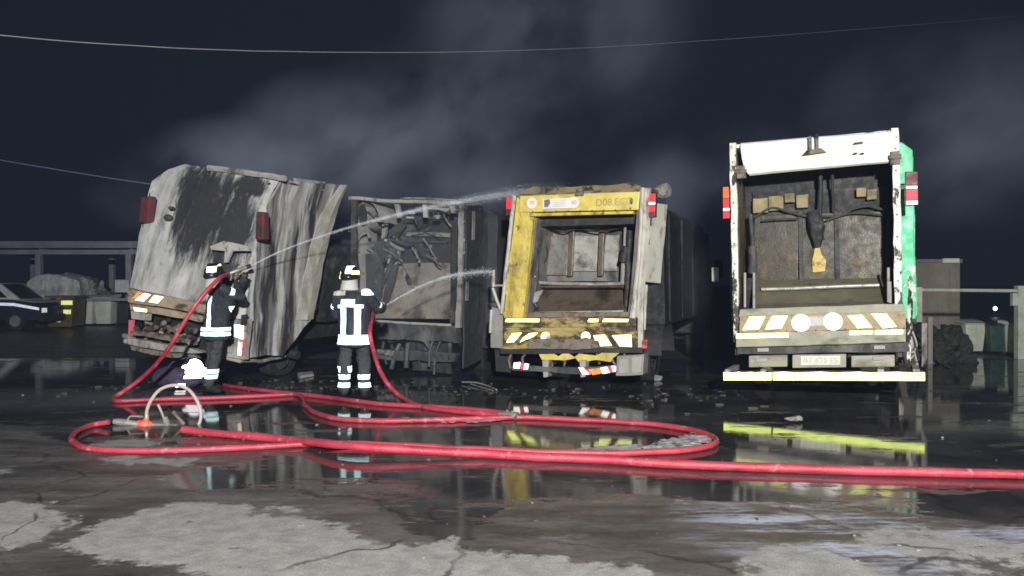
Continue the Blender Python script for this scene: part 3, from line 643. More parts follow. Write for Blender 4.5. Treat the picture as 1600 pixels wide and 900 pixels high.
    disc(T, P(852, 526, -.11), .075, M['rwhitedirty'], 'speed_disc', bd, .012); disc(T, P(915, 526, -.11), .075, M['rwhitedirty'], 'speed_disc', bd, .012)
    T.plate('burnt_cover', [(826, 530), (850, 529), (905, 531), (915, 527), (935, 533), (938, 543), (900, 546), (826, 545)], -.125, .03, M['rustframe'], bd, warp=.012, wf=6, cut=.08)
    T.plate('lower_frame', [(782, 545), (1004, 543), (1004, 551), (782, 553)], -.05, .15, M['black'], warp=.012, cut=.12)
    T.plate('ragged_panel', [(842, 553), (862, 551), (872, 557), (884, 550), (898, 558), (905, 552), (930, 556), (944, 550), (972, 549), (958, 560), (955, 566), (930, 563), (905, 566), (900, 560), (880, 563), (846, 562)], -.02, .04, yel2, warp=.015, wf=6, cut=.08)
    for k in range(9):
        u = 800+k*22; a = P(u, 548+random.uniform(0, 4), .05); b = P(u+random.uniform(-12, 12), 566+random.uniform(0, 10), .1)
        T.part('dangling_bracket', Mesh().tube([a, a.lerp(b, .5)+Vector((random.uniform(-.05,.05), 0, 0)), b], .02, 6), M['rustframe'])
    bp = T.plate('bumper', [(800, 571), (860, 573), (908, 575), (960, 571), (962, 582), (910, 586), (860, 581), (800, 579)], -.12, .06, M['blackgrey'], warp=.015, wf=3, cut=.1)
    for q4, m in (([(803,567),(813,566),(811,576),(802,575)], 'rwhite'), ([(814,567),(820,568),(817,577),(811,576)], 'rreddirty'), ([(820,568),(826,569),(824,577),(818,577)], 'rwhite'),
                  ([(904,574),(912,575),(922,585),(910,585)], 'rwhite'), ([(911,575),(918,577),(924,585),(917,586)], 'rreddirty'), ([(919,577),(938,575),(942,583),(926,586)], 'rorangedirty'), ([(938,575),(948,573),(953,582),(942,584)], 'rwhite'), ([(947,573),(955,572),(958,581),(952,582)], 'rreddirty'), ([(955,572),(962,572),(962,580),(958,581)], 'rwhite')):
        T.plate('reflector', q4, -.14, .012, M[m], bp)
    for u in (852, 910):
        T.plate('bumper_arm', [(u-5, 563), (u+5, 563), (u+4, 589), (u-3, 590)], -.1, .2, M['ashpale'], bp, bevel=.008)
    bx = T.plate('tool_box', [(964, 557), (1006, 553), (1005, 586), (962, 587)], -.02, .3, M['greyash'], bevel=.012, warp=.012, wf=3, cut=.12)
    T.plate('box_door', [(967, 561), (982, 560), (982, 583), (966, 584)], -.045, .02, M['ashpale'], bx, bevel=.006)
    T.plate('box_door', [(986, 559), (1003, 557), (1002, 582), (986, 583)], -.045, .02, M['ashpale'], bx, bevel=.006)
    T.plate('side_bracket', [(997, 495), (1006, 493), (1004, 543), (995, 544)], -.04, .1, whi, bevel=.01, warp=.01)
    # white side fairing, rails and lights to the right
    T.part('side_fairing', Mesh().slab([P(1020, 317, .75), P(1043, 320, 1.15), P(1032, 443, 1.15), P(1006, 440, .75)], (-.06, .05, 0)), surf('white_fairing', (.62,.60,.53), [dict(c=(.2,.16,.11), s=6, st=(1,1,.4), lo=.56, hi=.68, a=.7)], .5, 0, .2), warp=.01)
    T.plate('fairing_bracket', [(1004, 330), (1012, 345), (1014, 382), (1005, 384)], .15, .05, M['rustframe'])
    for k, (u, v0, v1) in enumerate(((1005, 440, 530), (1010, 445, 515))):
        T.part('grab_rail', Mesh().tube([P(u, v0, .05), P(u-2, (v0+v1)/2, .05), P(u-3, v1, .05)], .022, 7), whi, warp=.006, wf=8, cut=.06)
    tail_light(T, [(791, 308), (803, 307), (802, 336), (790, 337)], .06, .1, ((0, .55, 'redlens'), (.55, .66, 'rreddirty'), (.66, 1, 'deadlens')))
    tail_light(T, [(1011, 302), (1025, 302), (1024, 339), (1010, 340)], .02, .1, ((0, .36, 'redlens'), (.36, .48, 'whitelens'), (.48, .78, 'redlens'), (.78, 1, 'deadlens')))
    T.plate('marker_light', [(1003, 532), (1011, 531), (1010, 544), (1002, 545)], -.05, .06, M['rreddirty'], bevel=.006)
    g = Mesh().tube([P(771, 422, 0), P(771, 448, 0)], .026, 7); T.part('grab_rail', g, whi)
    T.part('grab_rail', Mesh().tube([P(771, 446, 0), P(784, 446, .0), P(788, 446, .0)], .014, 6).tube([P(770, 450, 0), P(776, 468, 0), P(782, 484, 0)], .024, 7), whi)
    T.part('grab_rail', Mesh().tube([P(768, 484, 0), P(766, 520, 0)], .024, 7), whi)
    T.plate('side_step', [(768, 480), (788, 484), (788, 545), (766, 543)], .05, .3, M['greyash'], warp=.02, cut=.12)
    T.plate('mud_flap', [(772, 545), (800, 545), (798, 582), (775, 580)], .25, .05, M['black'], warp=.02, cut=.12)
    # remains above
    c = P(1035, 300, 1.2)
    T.part('roof_debris', Mesh().ell(c, .14, .2, .10, 9, 6), M['greyash'], warp=.08, wf=4, cut=.08)
    T.part('roof_debris', Mesh().ell(P(838, 298, .8), .12, .2, .06, 9, 6), M['greyash'], warp=.06, wf=4, cut=.08)
    return T
TY = truck_yellow()

# ------------------------------------------------------------------ burnt-out truck between
def truck_black():
    T = Truck('refuse_truck', (-1.87, 14.1, 0), R(22), R(.8), 'burnt-out black refuse truck skeleton behind the firefighter with the lower water jet')
    P = T.P; B = M['black']; BG = M['blackgrey']; GA = M['greyash']
    side = surf('burnt_black_side', (.035,.036,.04), [dict(c=(.12,.12,.125), s=2.6, st=(1,1.4,.22), lo=.52, hi=.72, a=.8)], .7, 0, .4)
    chassis(T, 1.2, 1.2, 4.2, .9, 3.0, side, B, wmat='black', flat=.2)
    tan = surf('heat_bleached_plate', (.26,.24,.21), [dict(c=(.07,.06,.055), s=1.8, st=(1,1,.6), lo=.46, hi=.62), dict(c=(.16,.09,.045), s=3.4, lo=.5, hi=.66, a=.8)], .6, .1, .3)
    fr = [P(549, 310, 0), P(549, 405, 0), P(546, 510, 0)]
    T.part('side_wall', Mesh().grid([[a, a+Vector((.02, .7, 0)), a+Vector((.02, 1.3, 0))] for a in (P(549, 308, 0), P(549, 400, 0), P(549, 505, 0))]), BG, solid=.03, warp=.04, cut=.15)
    T.part('side_wall', Mesh().grid([[a, a+Vector((-.02, .7, 0)), a+Vector((-.02, 1.3, 0))] for a in (P(721, 318, 0), P(719, 420, 0), P(716, 512, 0))]), BG, solid=.03, warp=.03, cut=.15)
    T.part('post', Mesh().slab([P(717, 318, -.03), P(725, 318, -.03), P(722, 420, -.03), P(719, 512, -.03), P(711, 512, -.03), P(715, 420, -.03)], (0, .08, 0)), GA, warp=.014, wf=5, cut=.1)
    for v in (343, 372, 392): T.plate('bracket', [(722, v), (729, v+1), (727, v+5), (722, v+5)], -.02, .06, GA)
    T.part('post', Mesh().slab([P(549, 309, -.02), P(556, 309, -.02), P(556, 500, -.02), P(546, 505, -.02)], (0, .08, 0)), BG, warp=.02, wf=4, cut=.1)
    T.part('top_rail', Mesh().tube(spline([P(546, 309, 0), P(575, 311, 0), P(600, 314, 0), P(660, 315, 0), P(700, 316, 0), P(724, 318, 0)], 4), .035, 8), M['ashpale'], warp=.008, wf=5, cut=.12)
    T.part('top_rail', Mesh().tube([P(622, 313, .3), P(632, 309.5, .3), P(668, 310, .3), P(712, 313, .3)], .018, 6), GA)
    T.part('top_rail', Mesh().tube([P(668, 326, .1), P(700, 327, .1), P(718, 328, .1)], .016, 6), M['ashpale'])
    for q4 in ([(616,319),(622,318),(627,339),(620,340)], [(659,319),(665,319),(668,340),(661,340)]): T.plate('strut', q4, .08, .06, M['ashpale'], warp=.01)
    for q4 in ([(677,336),(688,336),(686,342),(676,341)], [(638,330),(647,329),(646,334),(638,334)], [(703,322),(709,322),(710,333),(705,333)], [(634,338),(645,339),(645,341),(634,341)]): T.plate('bracket', q4, .1, .05, M['ashpale'], warp=.01)
    c = P(729, 325, -.02); T.part('bright_bolt', Mesh().ell(c, .04, .03, .03, 10, 6), M['steel'])
    # inner arch and charred machinery on the left
    rows = []
    arch = [P(556, 500, .15), P(556, 420, .15), P(557, 360, .15), P(560, 320, .15), P(572, 312, .15), P(584, 318, .15), P(592, 334, .15), P(590, 346, .15)]
    T.part('arch_plate', Mesh().grid([[a, a+Vector((.1, .25, -.02)), a+Vector((.12, .5, -.04))] for a in arch]), GA, solid=.02, warp=.03, cut=.12, smooth=True)
    T.plate('oval_hole', [(561, 322), (568, 320), (572, 330), (571, 350), (564, 352), (560, 340)], .12, .03, B)
    T.part('fan_ring', Mesh().tube(spline([P(560, 394, .1), P(558, 380, .1), P(563, 369, .1), P(574, 363, .1), P(578, 372, .1)], 4), [.03]*17, 7), GA, warp=.01, cut=.2)
    rng = random.Random(4)
    for k in range(16):
        u = rng.uniform(562, 632); v = rng.uniform(330, 470)
        pts = [P(u, v, .2+rng.random()*.4)]
        for j in range(3): u += rng.uniform(-14, 10); v += rng.uniform(6, 24); pts.append(P(u, v, .25+rng.random()*.5))
        T.part('charred_pipe', Mesh().tube(spline(pts, 3), rng.uniform(.015, .05), 7), rng.choice([B, BG, GA, M['ashpale'] if k % 4 == 0 else BG]), warp=.015, wf=5, cut=.15)
    for k in range(22):
        u = rng.uniform(556, 700); v = rng.uniform(322, 400); L_ = rng.uniform(8, 40); a_ = rng.uniform(-.4, 1.2)
        A_ = P(u, v, rng.uniform(.05, .5)); B_ = P(min(u+L_*math.cos(a_), 706), v+L_*math.sin(a_), rng.uniform(.05, .5))
        T.part('charred_strut', Mesh().tube([A_, A_.lerp(B_, .5)+Vector((0,0,rng.uniform(-.04,.04))), B_], rng.uniform(.008, .028), 5), rng.choice([BG, GA, GA, B, M['rustframe']]), warp=.02, wf=6, cut=.1)
    T.plate('machinery_block', [(590, 376), (612, 372), (620, 385), (610, 404), (596, 410), (585, 398)], .35, .3, BG, warp=.06, wf=3, cut=.1)
    for q4, m in (([(560,395),(590,398),(598,420),(594,470),(575,490),(556,460)], BG), ([(594,422),(606,418),(590,480),(578,486)], GA), ([(610,412),(622,414),(604,482),(594,484)], BG), ([(606,362),(628,345),(634,352),(620,372)], BG), ([(597,350),(606,347),(602,372),(597,374)], GA), ([(615,390),(624,386),(620,410),(613,416)], M['ashpale'])):
        T.plate('bent_plate', q4, .3+random.random()*.2, .06, m, warp=.03, wf=3, cut=.1)
    T.part('back_plate', Mesh().box(-1.05, 1.05, 1.25, 1.3, .8, 2.95), B)
    pk = T.plate('packer_plate', [(625, 345), (712, 343), (712, 415), (622, 415)], .7, .06, B, warp=.02)
    T.plate('cross_beam', [(634, 362), (702, 364), (702, 371), (634, 369)], .6, .08, surf('grey_beam', (.22,.22,.21), [dict(c=(.05,.05,.05), s=3, lo=.5, hi=.66)], .6), warp=.012, bevel=.01)
    T.plate('cross_beam', [(632, 375), (698, 377), (698, 380), (632, 378)], .6, .08, BG)
    T.plate('bracket', [(670, 384), (675, 382), (673, 392), (667, 391)], .6, .04, GA)
    rows = [[P(606-10*r+(706-606+12*r)*k/8, v, y) for k in range(9)] for r, (v, y) in enumerate(((411, .6), (440, .48), (470, .36), (498, .2)))]
    T.part('hopper_plate', Mesh().grid(rows), tan, solid=.02, warp=.02, cut=.15)
    T.part('post', Mesh().slab([P(706, 345, .1), P(715, 345, .1), P(711, 505, .1), P(703, 505, .1)], (0, .1, 0)), B, warp=.02, cut=.12)
    T.part('sill', Mesh().tube([P(560, 498, -.02), P(580, 501, -.02), P(640, 505, -.02), P(705, 508, -.02)], .024, 7), M['ashpale'], warp=.006, wf=7, cut=.08)
    T.plate('tail_beam', [(548, 503), (714, 510), (714, 535), (545, 528)], 0, .15, BG, warp=.03, wf=3, cut=.12)
    T.plate('tail_beam', [(546, 545), (712, 552), (710, 565), (546, 560)], .05, .15, BG, warp=.03, wf=3, cut=.12)
    T.plate('pale_scrap', [(588, 546), (616, 548), (614, 556), (592, 555)], -.03, .06, GA, warp=.02, wf=5, cut=.08)
    for k in range(12):
        u = 560+k*13; a = P(u, 526+rng.uniform(0, 12), rng.uniform(-.05, .2)); b = P(u+rng.uniform(-14, 14), 560+rng.uniform(0, 25), rng.uniform(-.05, .3))
        T.part('dangling_bracket', Mesh().tube([a, a.lerp(b, .5)+Vector((rng.uniform(-.08,.08), 0, 0)), b], rng.uniform(.015, .05), 6), rng.choice([B, BG, BG]), warp=.01, wf=5, cut=.12)
    T.plate('mud_flap', [(640, 530), (700, 535), (705, 585), (645, 580)], .3, .05, B, warp=.05, wf=2, cut=.12)
    T.part('side_panel', Mesh().slab([T.PX(727, 320, 1.2), T.PX(752, 322, 1.2), T.PX(752, 560, 1.2), T.PX(722, 575, 1.2)], (.03, 0, 0)), side, warp=.03, cut=.15)
    for (u, v0, v1) in ((738, 330, 375), (728, 440, 470)): T.part('hanging_strip', Mesh().slab([T.PX(u, v0, 1.26), T.PX(u+4, v0, 1.26), T.PX(u+3, v1, 1.26), T.PX(u-1, v1, 1.26)], (.01, 0, 0)), GA)
    return T
TB = truck_black()

# ------------------------------------------------------------------ left truck leaning over
def truck_lean():
    T = Truck('refuse_truck', (-5.29, 12.80, .12), R(22), R(8), 'burnt refuse truck leaning to the right with streaked ash-grey closed tailgate')
    P = T.P; PX = T.PX; B = M['black']; BG = M['blackgrey']; GA = M['greyash']; AP = M['ashpale']
    c0 = P(335, 350, .3)
    rear = surf('scorched_pale_tailgate', (.56,.56,.55), [
        dict(c=(.20,.20,.195), s=1.5, st=(1.8,1,.38), rot=(0, R(18), 0), lo=.42, hi=.66, a=.85),
        dict(c=(.03,.032,.038), s=2.0, st=(2.0,1,.30), rot=(0, R(16), 0), r=.74, lo=.56, hi=.76, bl=[(P(320,320,.4).x,.4,P(320,320,.4).z,.95,0,1.25,.52), (P(365,370,.3).x,.3,P(365,370,.3).z,.60,0,1.2,.52), (P(385,290,.5).x,0,P(385,290,.5).z,.6,0,.35,.5), (P(330,480,0).x,0,P(330,480,0).z,.8,0,.2,.35)]),
        dict(c=(.17,.11,.06), s=6, st=(1.5,1,.6), lo=.58, hi=.68, a=.6)], .7, 0, .35)
    sidem = surf('scorched_streaked_side', (.56,.56,.555), [
        dict(c=(.03,.03,.035), s=1.0, st=(1,2.4,.24), rot=(R(-22), 0, 0), lo=.44, hi=.56), dict(c=(.22,.21,.20), s=3.4, st=(1,2,.25), rot=(R(-16),0,0), lo=.45, hi=.6, a=.7),
        dict(c=(.20,.12,.06), s=5, st=(1,1.5,.4), lo=.6, hi=.7, a=.5)], .7, 0, .35)
    edge = surf('beige_bare_edge', (.46,.44,.39), [dict(c=(.24,.22,.19), s=3, st=(1,1,.4), lo=.5, hi=.66, a=.7)], .7, 0, .3)
    tri = [((200,462), (332,496), 0.), ((208,420), (384,500), .05), ((218,370), (388,440), .15), ((228,320), (402,372), .30), ((237,282), (418,325), .45), ((262,266), (431,298), .55), ((292,257), (440,281), .62)]
    rows = []; N = 14
    for (a, b, y) in tri:
        A = P(*a, y+.05); Bq = P(*b, y); rows.append([A.lerp(Bq, k/N)+Vector((0, -.06*math.sin(math.pi*k/N), 0)) for k in range(N+1)])
    tg = T.part('tailgate', Mesh().grid(rows), rear, solid=.03, warp=.035, cut=.13, smooth=True)
    redge = [r[-1] for r in rows]        # bottom..top
    xs = sum(p.x for p in redge)/len(redge)
    low = P(374, 560, 0)
    far_px = [(443,556), (487,498), (497,440), (508,385), (521,340), (531,312), (541,291)]
    near = [low, redge[0].lerp(redge[1], .9)] + redge[2:]
    rows = []
    for nr, (u, v) in zip(near, far_px):
        fr = PX(u, v, nr.x+.02); rows.append([nr.lerp(fr, k/10) for k in range(11)])
    sd = T.part('side_panel', Mesh().grid(rows), sidem, solid=.03, warp=.04, cut=.13, smooth=True, seed=3)
    fe = [r[-1] for r in rows]
    T.part('edge_strip', Mesh().grid([[p+Vector((.03, -.42*f-.05, 0)), p+Vector((.06, -.2*f, .0)), p+Vector((.03, .02, 0))] for p, f in zip(fe[1:], (1., 1., .95, .9, .6, .4))]), edge, sd, solid=.02, warp=.02, wf=3, cut=.12)
    # closing faces: front of tail section, left side, roof
    ledge = [P(200,462,.05), P(208,420,.1), P(218,370,.2), P(228,320,.35), P(237,282,.5), P(262,266,.6), P(292,257,.67)]
    T.part('side_panel', Mesh().grid([[p+Vector((.02,0,0)), p+Vector((0, 1.2, 0)), p+Vector((0, 2.4-p.y, 0))] for p in ledge]), sidem, solid=.03, warp=.03, cut=.2)
    tr, tl = redge[-1], ledge[-1]
    T.part('roof', Mesh().grid([[tl.lerp(tr, k/6)+Vector((0, d, zz)) for k in range(7)] for d, zz in ((.04, -.02), (.8, -.02), (1.7, -.06))]), GA, solid=.03, warp=.03, cut=.2)
    g = Mesh().tube([P(326, 262, .55), P(380, 269, .55), P(445, 279, .55)], .05, 6); T.part('top_rail', g, AP, warp=.012, wf=5, cut=.12)
    T.part('top_rail', Mesh().slab([PX(458, 278, xs), PX(503, 284, xs), PX(504, 290, xs), PX(459, 284, xs)], (.06, 0, 0)), AP, warp=.012)
    T.plate('pressed_rib', [(328, 385), (350, 376), (386, 384), (388, 392), (362, 392), (354, 410), (350, 410), (352, 392), (330, 390)], .02, .05, surf('pale_flake', (.42,.41,.38), [dict(c=(.1,.09,.08), s=5, lo=.55, hi=.65)], .7), tg, warp=.012)
    for (u, v, r) in ((268, 325, .05), (263, 340, .09)):
        T.part('soot_boss', Mesh().ell(P(u, v, .2), r, .06, r*.6, 10, 6), BG, tg, smooth=True)
    c = P(419, 283, .40); T.part('bright_bolt', Mesh().ell(c, .035, .02, .02, 8, 5), M['steel'], tg)
    for q4, y in (([(219,308),(235,306),(231,346),(216,348)], .1), ([(400,330),(412,331),(412,374),(398,375)], .12)):
        T.plate('tail_light', q4, y, .14, surf('smoked_tail_lens', (.12,.035,.04), [dict(c=(.04,.03,.03), s=5, lo=.5, hi=.64)], .5), None, bevel=.03)
    # tail beam and wreckage
    tanb = surf('tan_scorched_beam', (.36,.29,.21), [dict(c=(.06,.045,.03), s=4, st=(.5,1,1.3), lo=.5, hi=.62), dict(c=(.36,.20,.13), s=7, lo=.56, hi=.66, a=.6)], .7, 0, .4)
    tb = T.plate('light_board', [(198, 450), (332, 478), (334, 492), (200, 472)], -.08, .1, tanb, warp=.02, wf=3, cut=.1)
    T.plate('chevron', [(224, 458), (235, 460), (224, 471), (210, 469)], -.125, .012, M['rwhite'], tb); T.plate('chevron', [(241, 461), (255, 464), (246, 474), (232, 472)], -.125, .012, M['ryellowdirty' if False else 'rlemon'], tb)
    T.plate('chevron', [(216, 455), (222, 456), (212, 467), (206, 466)], -.12, .012, M['rorangedirty'], tb)
    T.plate('tail_beam', [(203, 474), (335, 496), (334, 506), (204, 484)], -.05, .12, tanb, warp=.02, wf=3, cut=.1)
    T.plate('reflective_strip', [(208, 480), (229, 483), (229, 488), (210, 486)], -.12, .012, M['rlemon'], bevel=.004)
    T.plate('lamp_box', [(204, 486), (230, 490), (229, 501), (205, 499)], -.06, .1, AP, bevel=.01, warp=.01)
    T.plate('marker_light', [(201, 500), (207, 500), (206, 525), (200, 525)], -.06, .05, surf('pink_faded_marker', (.62,.14,.17), [], .5), bevel=.004)
    T.plate('beam', [(205, 516), (240, 520), (300, 532), (300, 539), (240, 528), (205, 523)], -.05, .12, M['rustframe'], warp=.025, wf=4, cut=.1)
    T.plate('bumper', [(200, 529), (222, 532), (300, 545), (318, 551), (300, 553), (220, 543), (200, 538)], -.15, .1, AP, warp=.02, wf=4, cut=.1)
    T.plate('skirt', [(204, 540), (300, 553), (310, 560), (240, 556), (206, 548)], -.02, .08, M['rustframe'], warp=.03, wf=4, cut=.1)
    rng = random.Random(9)
    for k in range(26):
        u = rng.uniform(210, 325); v = 492+(u-200)*.18+rng.uniform(0, 40)
        pts = [P(u, v, rng.uniform(-.05, .3))]
        for j in range(2): u += rng.uniform(-16, 16); v += rng.uniform(-6, 14); pts.append(P(u, v, rng.uniform(-.05, .3)))
        T.part('twisted_bracket', Mesh().tube(spline(pts, 3), rng.uniform(.015, .05), 6), rng.choice([M['rustframe'], BG, AP, GA, B]), warp=.015, wf=6, cut=.1)
    T.part('underframe', Mesh().slab([P(205, 488, .3), P(372, 512, .3), P(372, 555, .3), P(206, 532, .3)], (0, .1, 0)), B, warp=.03, cut=.15)
    c = P(197, 533, -.08); T.part('corner_lamp', Mesh().ell(c, .05, .05, .05, 10, 7), M['steel'])
    # right lower corner by the firefighter
    T.plate('corner_frame', [(360, 500), (386, 498), (380, 562), (345, 555), (348, 538), (362, 530)], -.05, .12, AP, warp=.015, wf=4, cut=.1)
    T.plate('corner_recess', [(377, 492), (385, 491), (384, 508), (376, 509)], -.075, .03, B)
    T.plate('white_plate', [(366, 507), (379, 509), (378, 530), (366, 526)], -.08, .03, M['rwhite'])
    T.plate('reflector', [(372, 530), (380, 531), (378, 556), (371, 555)], -.08, .02, M['rwhitedirty']); T.plate('reflector', [(379, 531), (381, 531), (379, 556), (377, 556)], -.083, .02, M['rreddirty'])
    T.plate('step_box', [(349, 532), (364, 535), (360, 552), (346, 549)], -.10, .15, AP, bevel=.01, warp=.015)
    T.part('bottom_lip', Mesh().tube([P(340, 556, 0), P(374, 564, 0), PX(410, 564, xs), PX(445, 556, xs)], .03, 7), AP, warp=.01, wf=4, cut=.1)
    for k in range(5):
        y = .3+k*.4; z = 1.0+random.random()*.3
        T.part('side_bracket', Mesh().box(xs+.0, xs+.07, y, y+.12, z, z+.1), B, bevel=.01)
    # ladder frame, wheels and cab ahead
    for x in (-.45, .45): T.part('frame_rail', Mesh().box(x-.05, x+.05, .3, 6.8, .55, .8), B)
    for yy in (1.6, 5.6):
        wheel(T, -1.15, yy, .42, .26, 'black', .2); wheel(T, .45, yy, .42, .26, 'black', .2)
        T.part('axle', Mesh().cyl((-1., yy, .4), (1., yy, .4), .08), B)
    T.part('body', Mesh().box(-1.1, .75, 2.5, 5.0, .9, 2.3), B, warp=.06, cut=.3)
    T.part('cab', Mesh().box(-1.1, 1.05, 5.1, 6.8, .6, 2.4), B, bevel=.06, warp=.05, cut=.3)
    return T
TL = truck_lean()

# ------------------------------------------------------------------ firefighters
def fuse(name, g, mat, parent, voxel=.016, it=4, folds=.0, wf=9.):
    """melt overlapping shapes into one continuous skin"""
    me = bpy.data.meshes.new(name); me.from_pydata([tuple(p) for p in g.v], [], g.f); me.update()
    bm = bmesh.new(); bm.from_mesh(me); bmesh.ops.recalc_face_normals(bm, faces=bm.faces); bm.to_mesh(me); bm.free()
    o = bpy.data.objects.new(name, me); COL.objects.link(o)
    md = o.modifiers.new('r', 'REMESH'); md.mode = 'VOXEL'; md.voxel_size = voxel; md.use_smooth_shade = True
    ms = o.modifiers.new('s', 'SMOOTH'); ms.iterations = it; ms.factor = .6
    bpy.context.view_layer.update()
    nm = bpy.data.meshes.new_from_object(o.evaluated_get(bpy.context.evaluated_depsgraph_get()))
    o.modifiers.clear(); o.data = nm; bpy.data.meshes.remove(me); nm.name = name
    if folds:
        for v in nm.vertices:
            p = v.co*wf; n = noise.noise(Vector((p.x, p.y, p.z*.5)))+.5*noise.noise(p*2.3)
            v.co += v.normal*n*folds
    nm.materials.clear(); nm.materials.append(mat); nm.shade_smooth()
    o.parent = parent; return o
def band(name, src, planes, mat, parent, off=.006, test=None):
    """a strip of tape: the piece of the garment between the planes, lifted off its surface"""
    bm = bmesh.new(); bm.from_mesh(src.data)
    for (co, no) in planes:
        bmesh.ops.bisect_plane(bm, geom=bm.verts[:]+bm.edges[:]+bm.faces[:], plane_co=co, plane_no=no, clear_outer=True)
    if test:
        bmesh.ops.delete(bm, geom=[f for f in bm.faces if not test(f.calc_center_median())], context='FACES')
    bm.normal_update()
    nv = {v: v.normal.copy() for v in bm.verts}
    for v in bm.verts: v.co += nv[v]*off
    me = bpy.data.meshes.new(name); bm.to_mesh(me); bm.free(); me.materials.clear(); me.materials.append(mat)
    o = bpy.data.objects.new(name, me); COL.objects.link(o); o.parent = parent; return o
def slabp(co, no, h):
    co = Vector(co); no = Vector(no).normalized()
    return [(co+no*h, no), (co-no*h, -no)]
def hand(g, wrist, direction, palm_n, curl=.9, s=1.):
    """palm and five bent fingers; direction = along the hand, palm_n = out of the palm"""
    d = Vector(direction).normalized(); n = Vector(palm_n); n = (n-d*n.dot(d)).normalized(); w_ = d.cross(n)
    W = Vector(wrist)
    g.caps(W-d*.03, W+d*.03, .036*s, .036*s, 10)
    for k in (-1.5, -.5, .5, 1.5): g.caps(W+d*.02+w_*k*.014, W+d*.09*s+w_*k*.021*s, .018, .014, 8)
    for k, L in zip((-1.5, -.5, .5, 1.5), (.062, .074, .078, .070)):
        p = W+d*.095*s+w_*k*.022*s; a = 0.2; r = .0125
        for j, f in enumerate((.45, .32, .23)):
            a += curl*(.75+.1*k*.3); dd = (d*math.cos(a)+n*math.sin(a)); q = p+dd*L*f*1.15; g.caps(p, q, r, r*.9, 7); p = q; r *= .92
    p = W+d*.03+w_*(-.032); dd = (d*.6-w_*.55+n*.5).normalized(); q = p+dd*.045; g.caps(p, q, .016, .014, 7); dd = (d*.6+w_*.1+n*.75).normalized(); g.caps(q, q+dd*.035, .014, .012, 7)
def head(g, c, face, up=(0,0,1)):
    f = Vector(face).normalized(); u = Vector(up); s = f.cross(u).normalized(); u = s.cross(f)
    rot = Matrix((s, f, u)).transposed()
    g.ell(Vector(c)+u*.02, .076, .095, .105, 18, 12, rot)
    g.ell(Vector(c)-u*.055+f*.025, .055, .065, .06, 14, 9, rot)
    g.caps(Vector(c)+f*.09+u*.01, Vector(c)+f*.115-u*.028, .009, .015, 8)      # nose
    for k in (-1, 1):
        g.ell(Vector(c)+s*k*.078, .012, .02, .032, 8, 6, rot)                   # ears
        g.ell(Vector(c)+f*.088+s*k*.032+u*.032, .022, .012, .010, 8, 5, rot)    # brow
        g.ell(Vector(c)+f*.07+s*k*.04-u*.015, .022, .02, .02, 8, 5, rot)        # cheek
    g.ell(Vector(c)+f*.088-u*.055, .022, .01, .007, 8, 5, rot)                  # mouth
    return s, f, u
M['cloth'] = surf('navy_turnout_cloth', (.022,.027,.038), [dict(c=(.045,.05,.062), s=5, lo=.48, hi=.7), dict(c=(.06,.06,.06), s=12, lo=.6, hi=.72, a=.5)], .85, 0, .6, 120, .004)
M['trouser'] = surf('grey_turnout_trousers', (.050,.053,.056), [dict(c=(.025,.027,.03), s=5, lo=.48, hi=.7)], .85, 0, .6, 120, .004)
M['skin'] = surf('skin', (.42,.24,.17), [], .5, 0, .1)
M['glove'] = surf('black_leather_glove', (.03,.028,.026), [dict(c=(.07,.06,.05), s=9, lo=.52, hi=.7)], .55, 0, .3)
M['boot'] = surf('black_rubber_boot', (.018,.018,.018), [dict(c=(.05,.048,.045), s=7, lo=.52, hi=.7)], .35, 0, .2)
M['helmet'] = surf('black_helmet_shell', (.016,.016,.018), [dict(c=(.05,.05,.05), s=9, lo=.6, hi=.7, a=.6)], .22, 0, .05)
M['visor'] = surf('gold_dark_visor', (.10,.07,.02), [], .12, .6, .02)
M['nape'] = surf('pale_grey_neck_guard', (.50,.50,.46), [dict(c=(.25,.25,.22), s=6, lo=.5, hi=.7, a=.7)], .7, 0, .4)
M['brass'] = surf('nozzle_metal', (.55,.52,.45), [dict(c=(.2,.18,.15), s=9, lo=.5, hi=.66)], .35, .7, .1)
M['nozzleblack'] = surf('nozzle_black', (.03,.03,.03), [], .4)

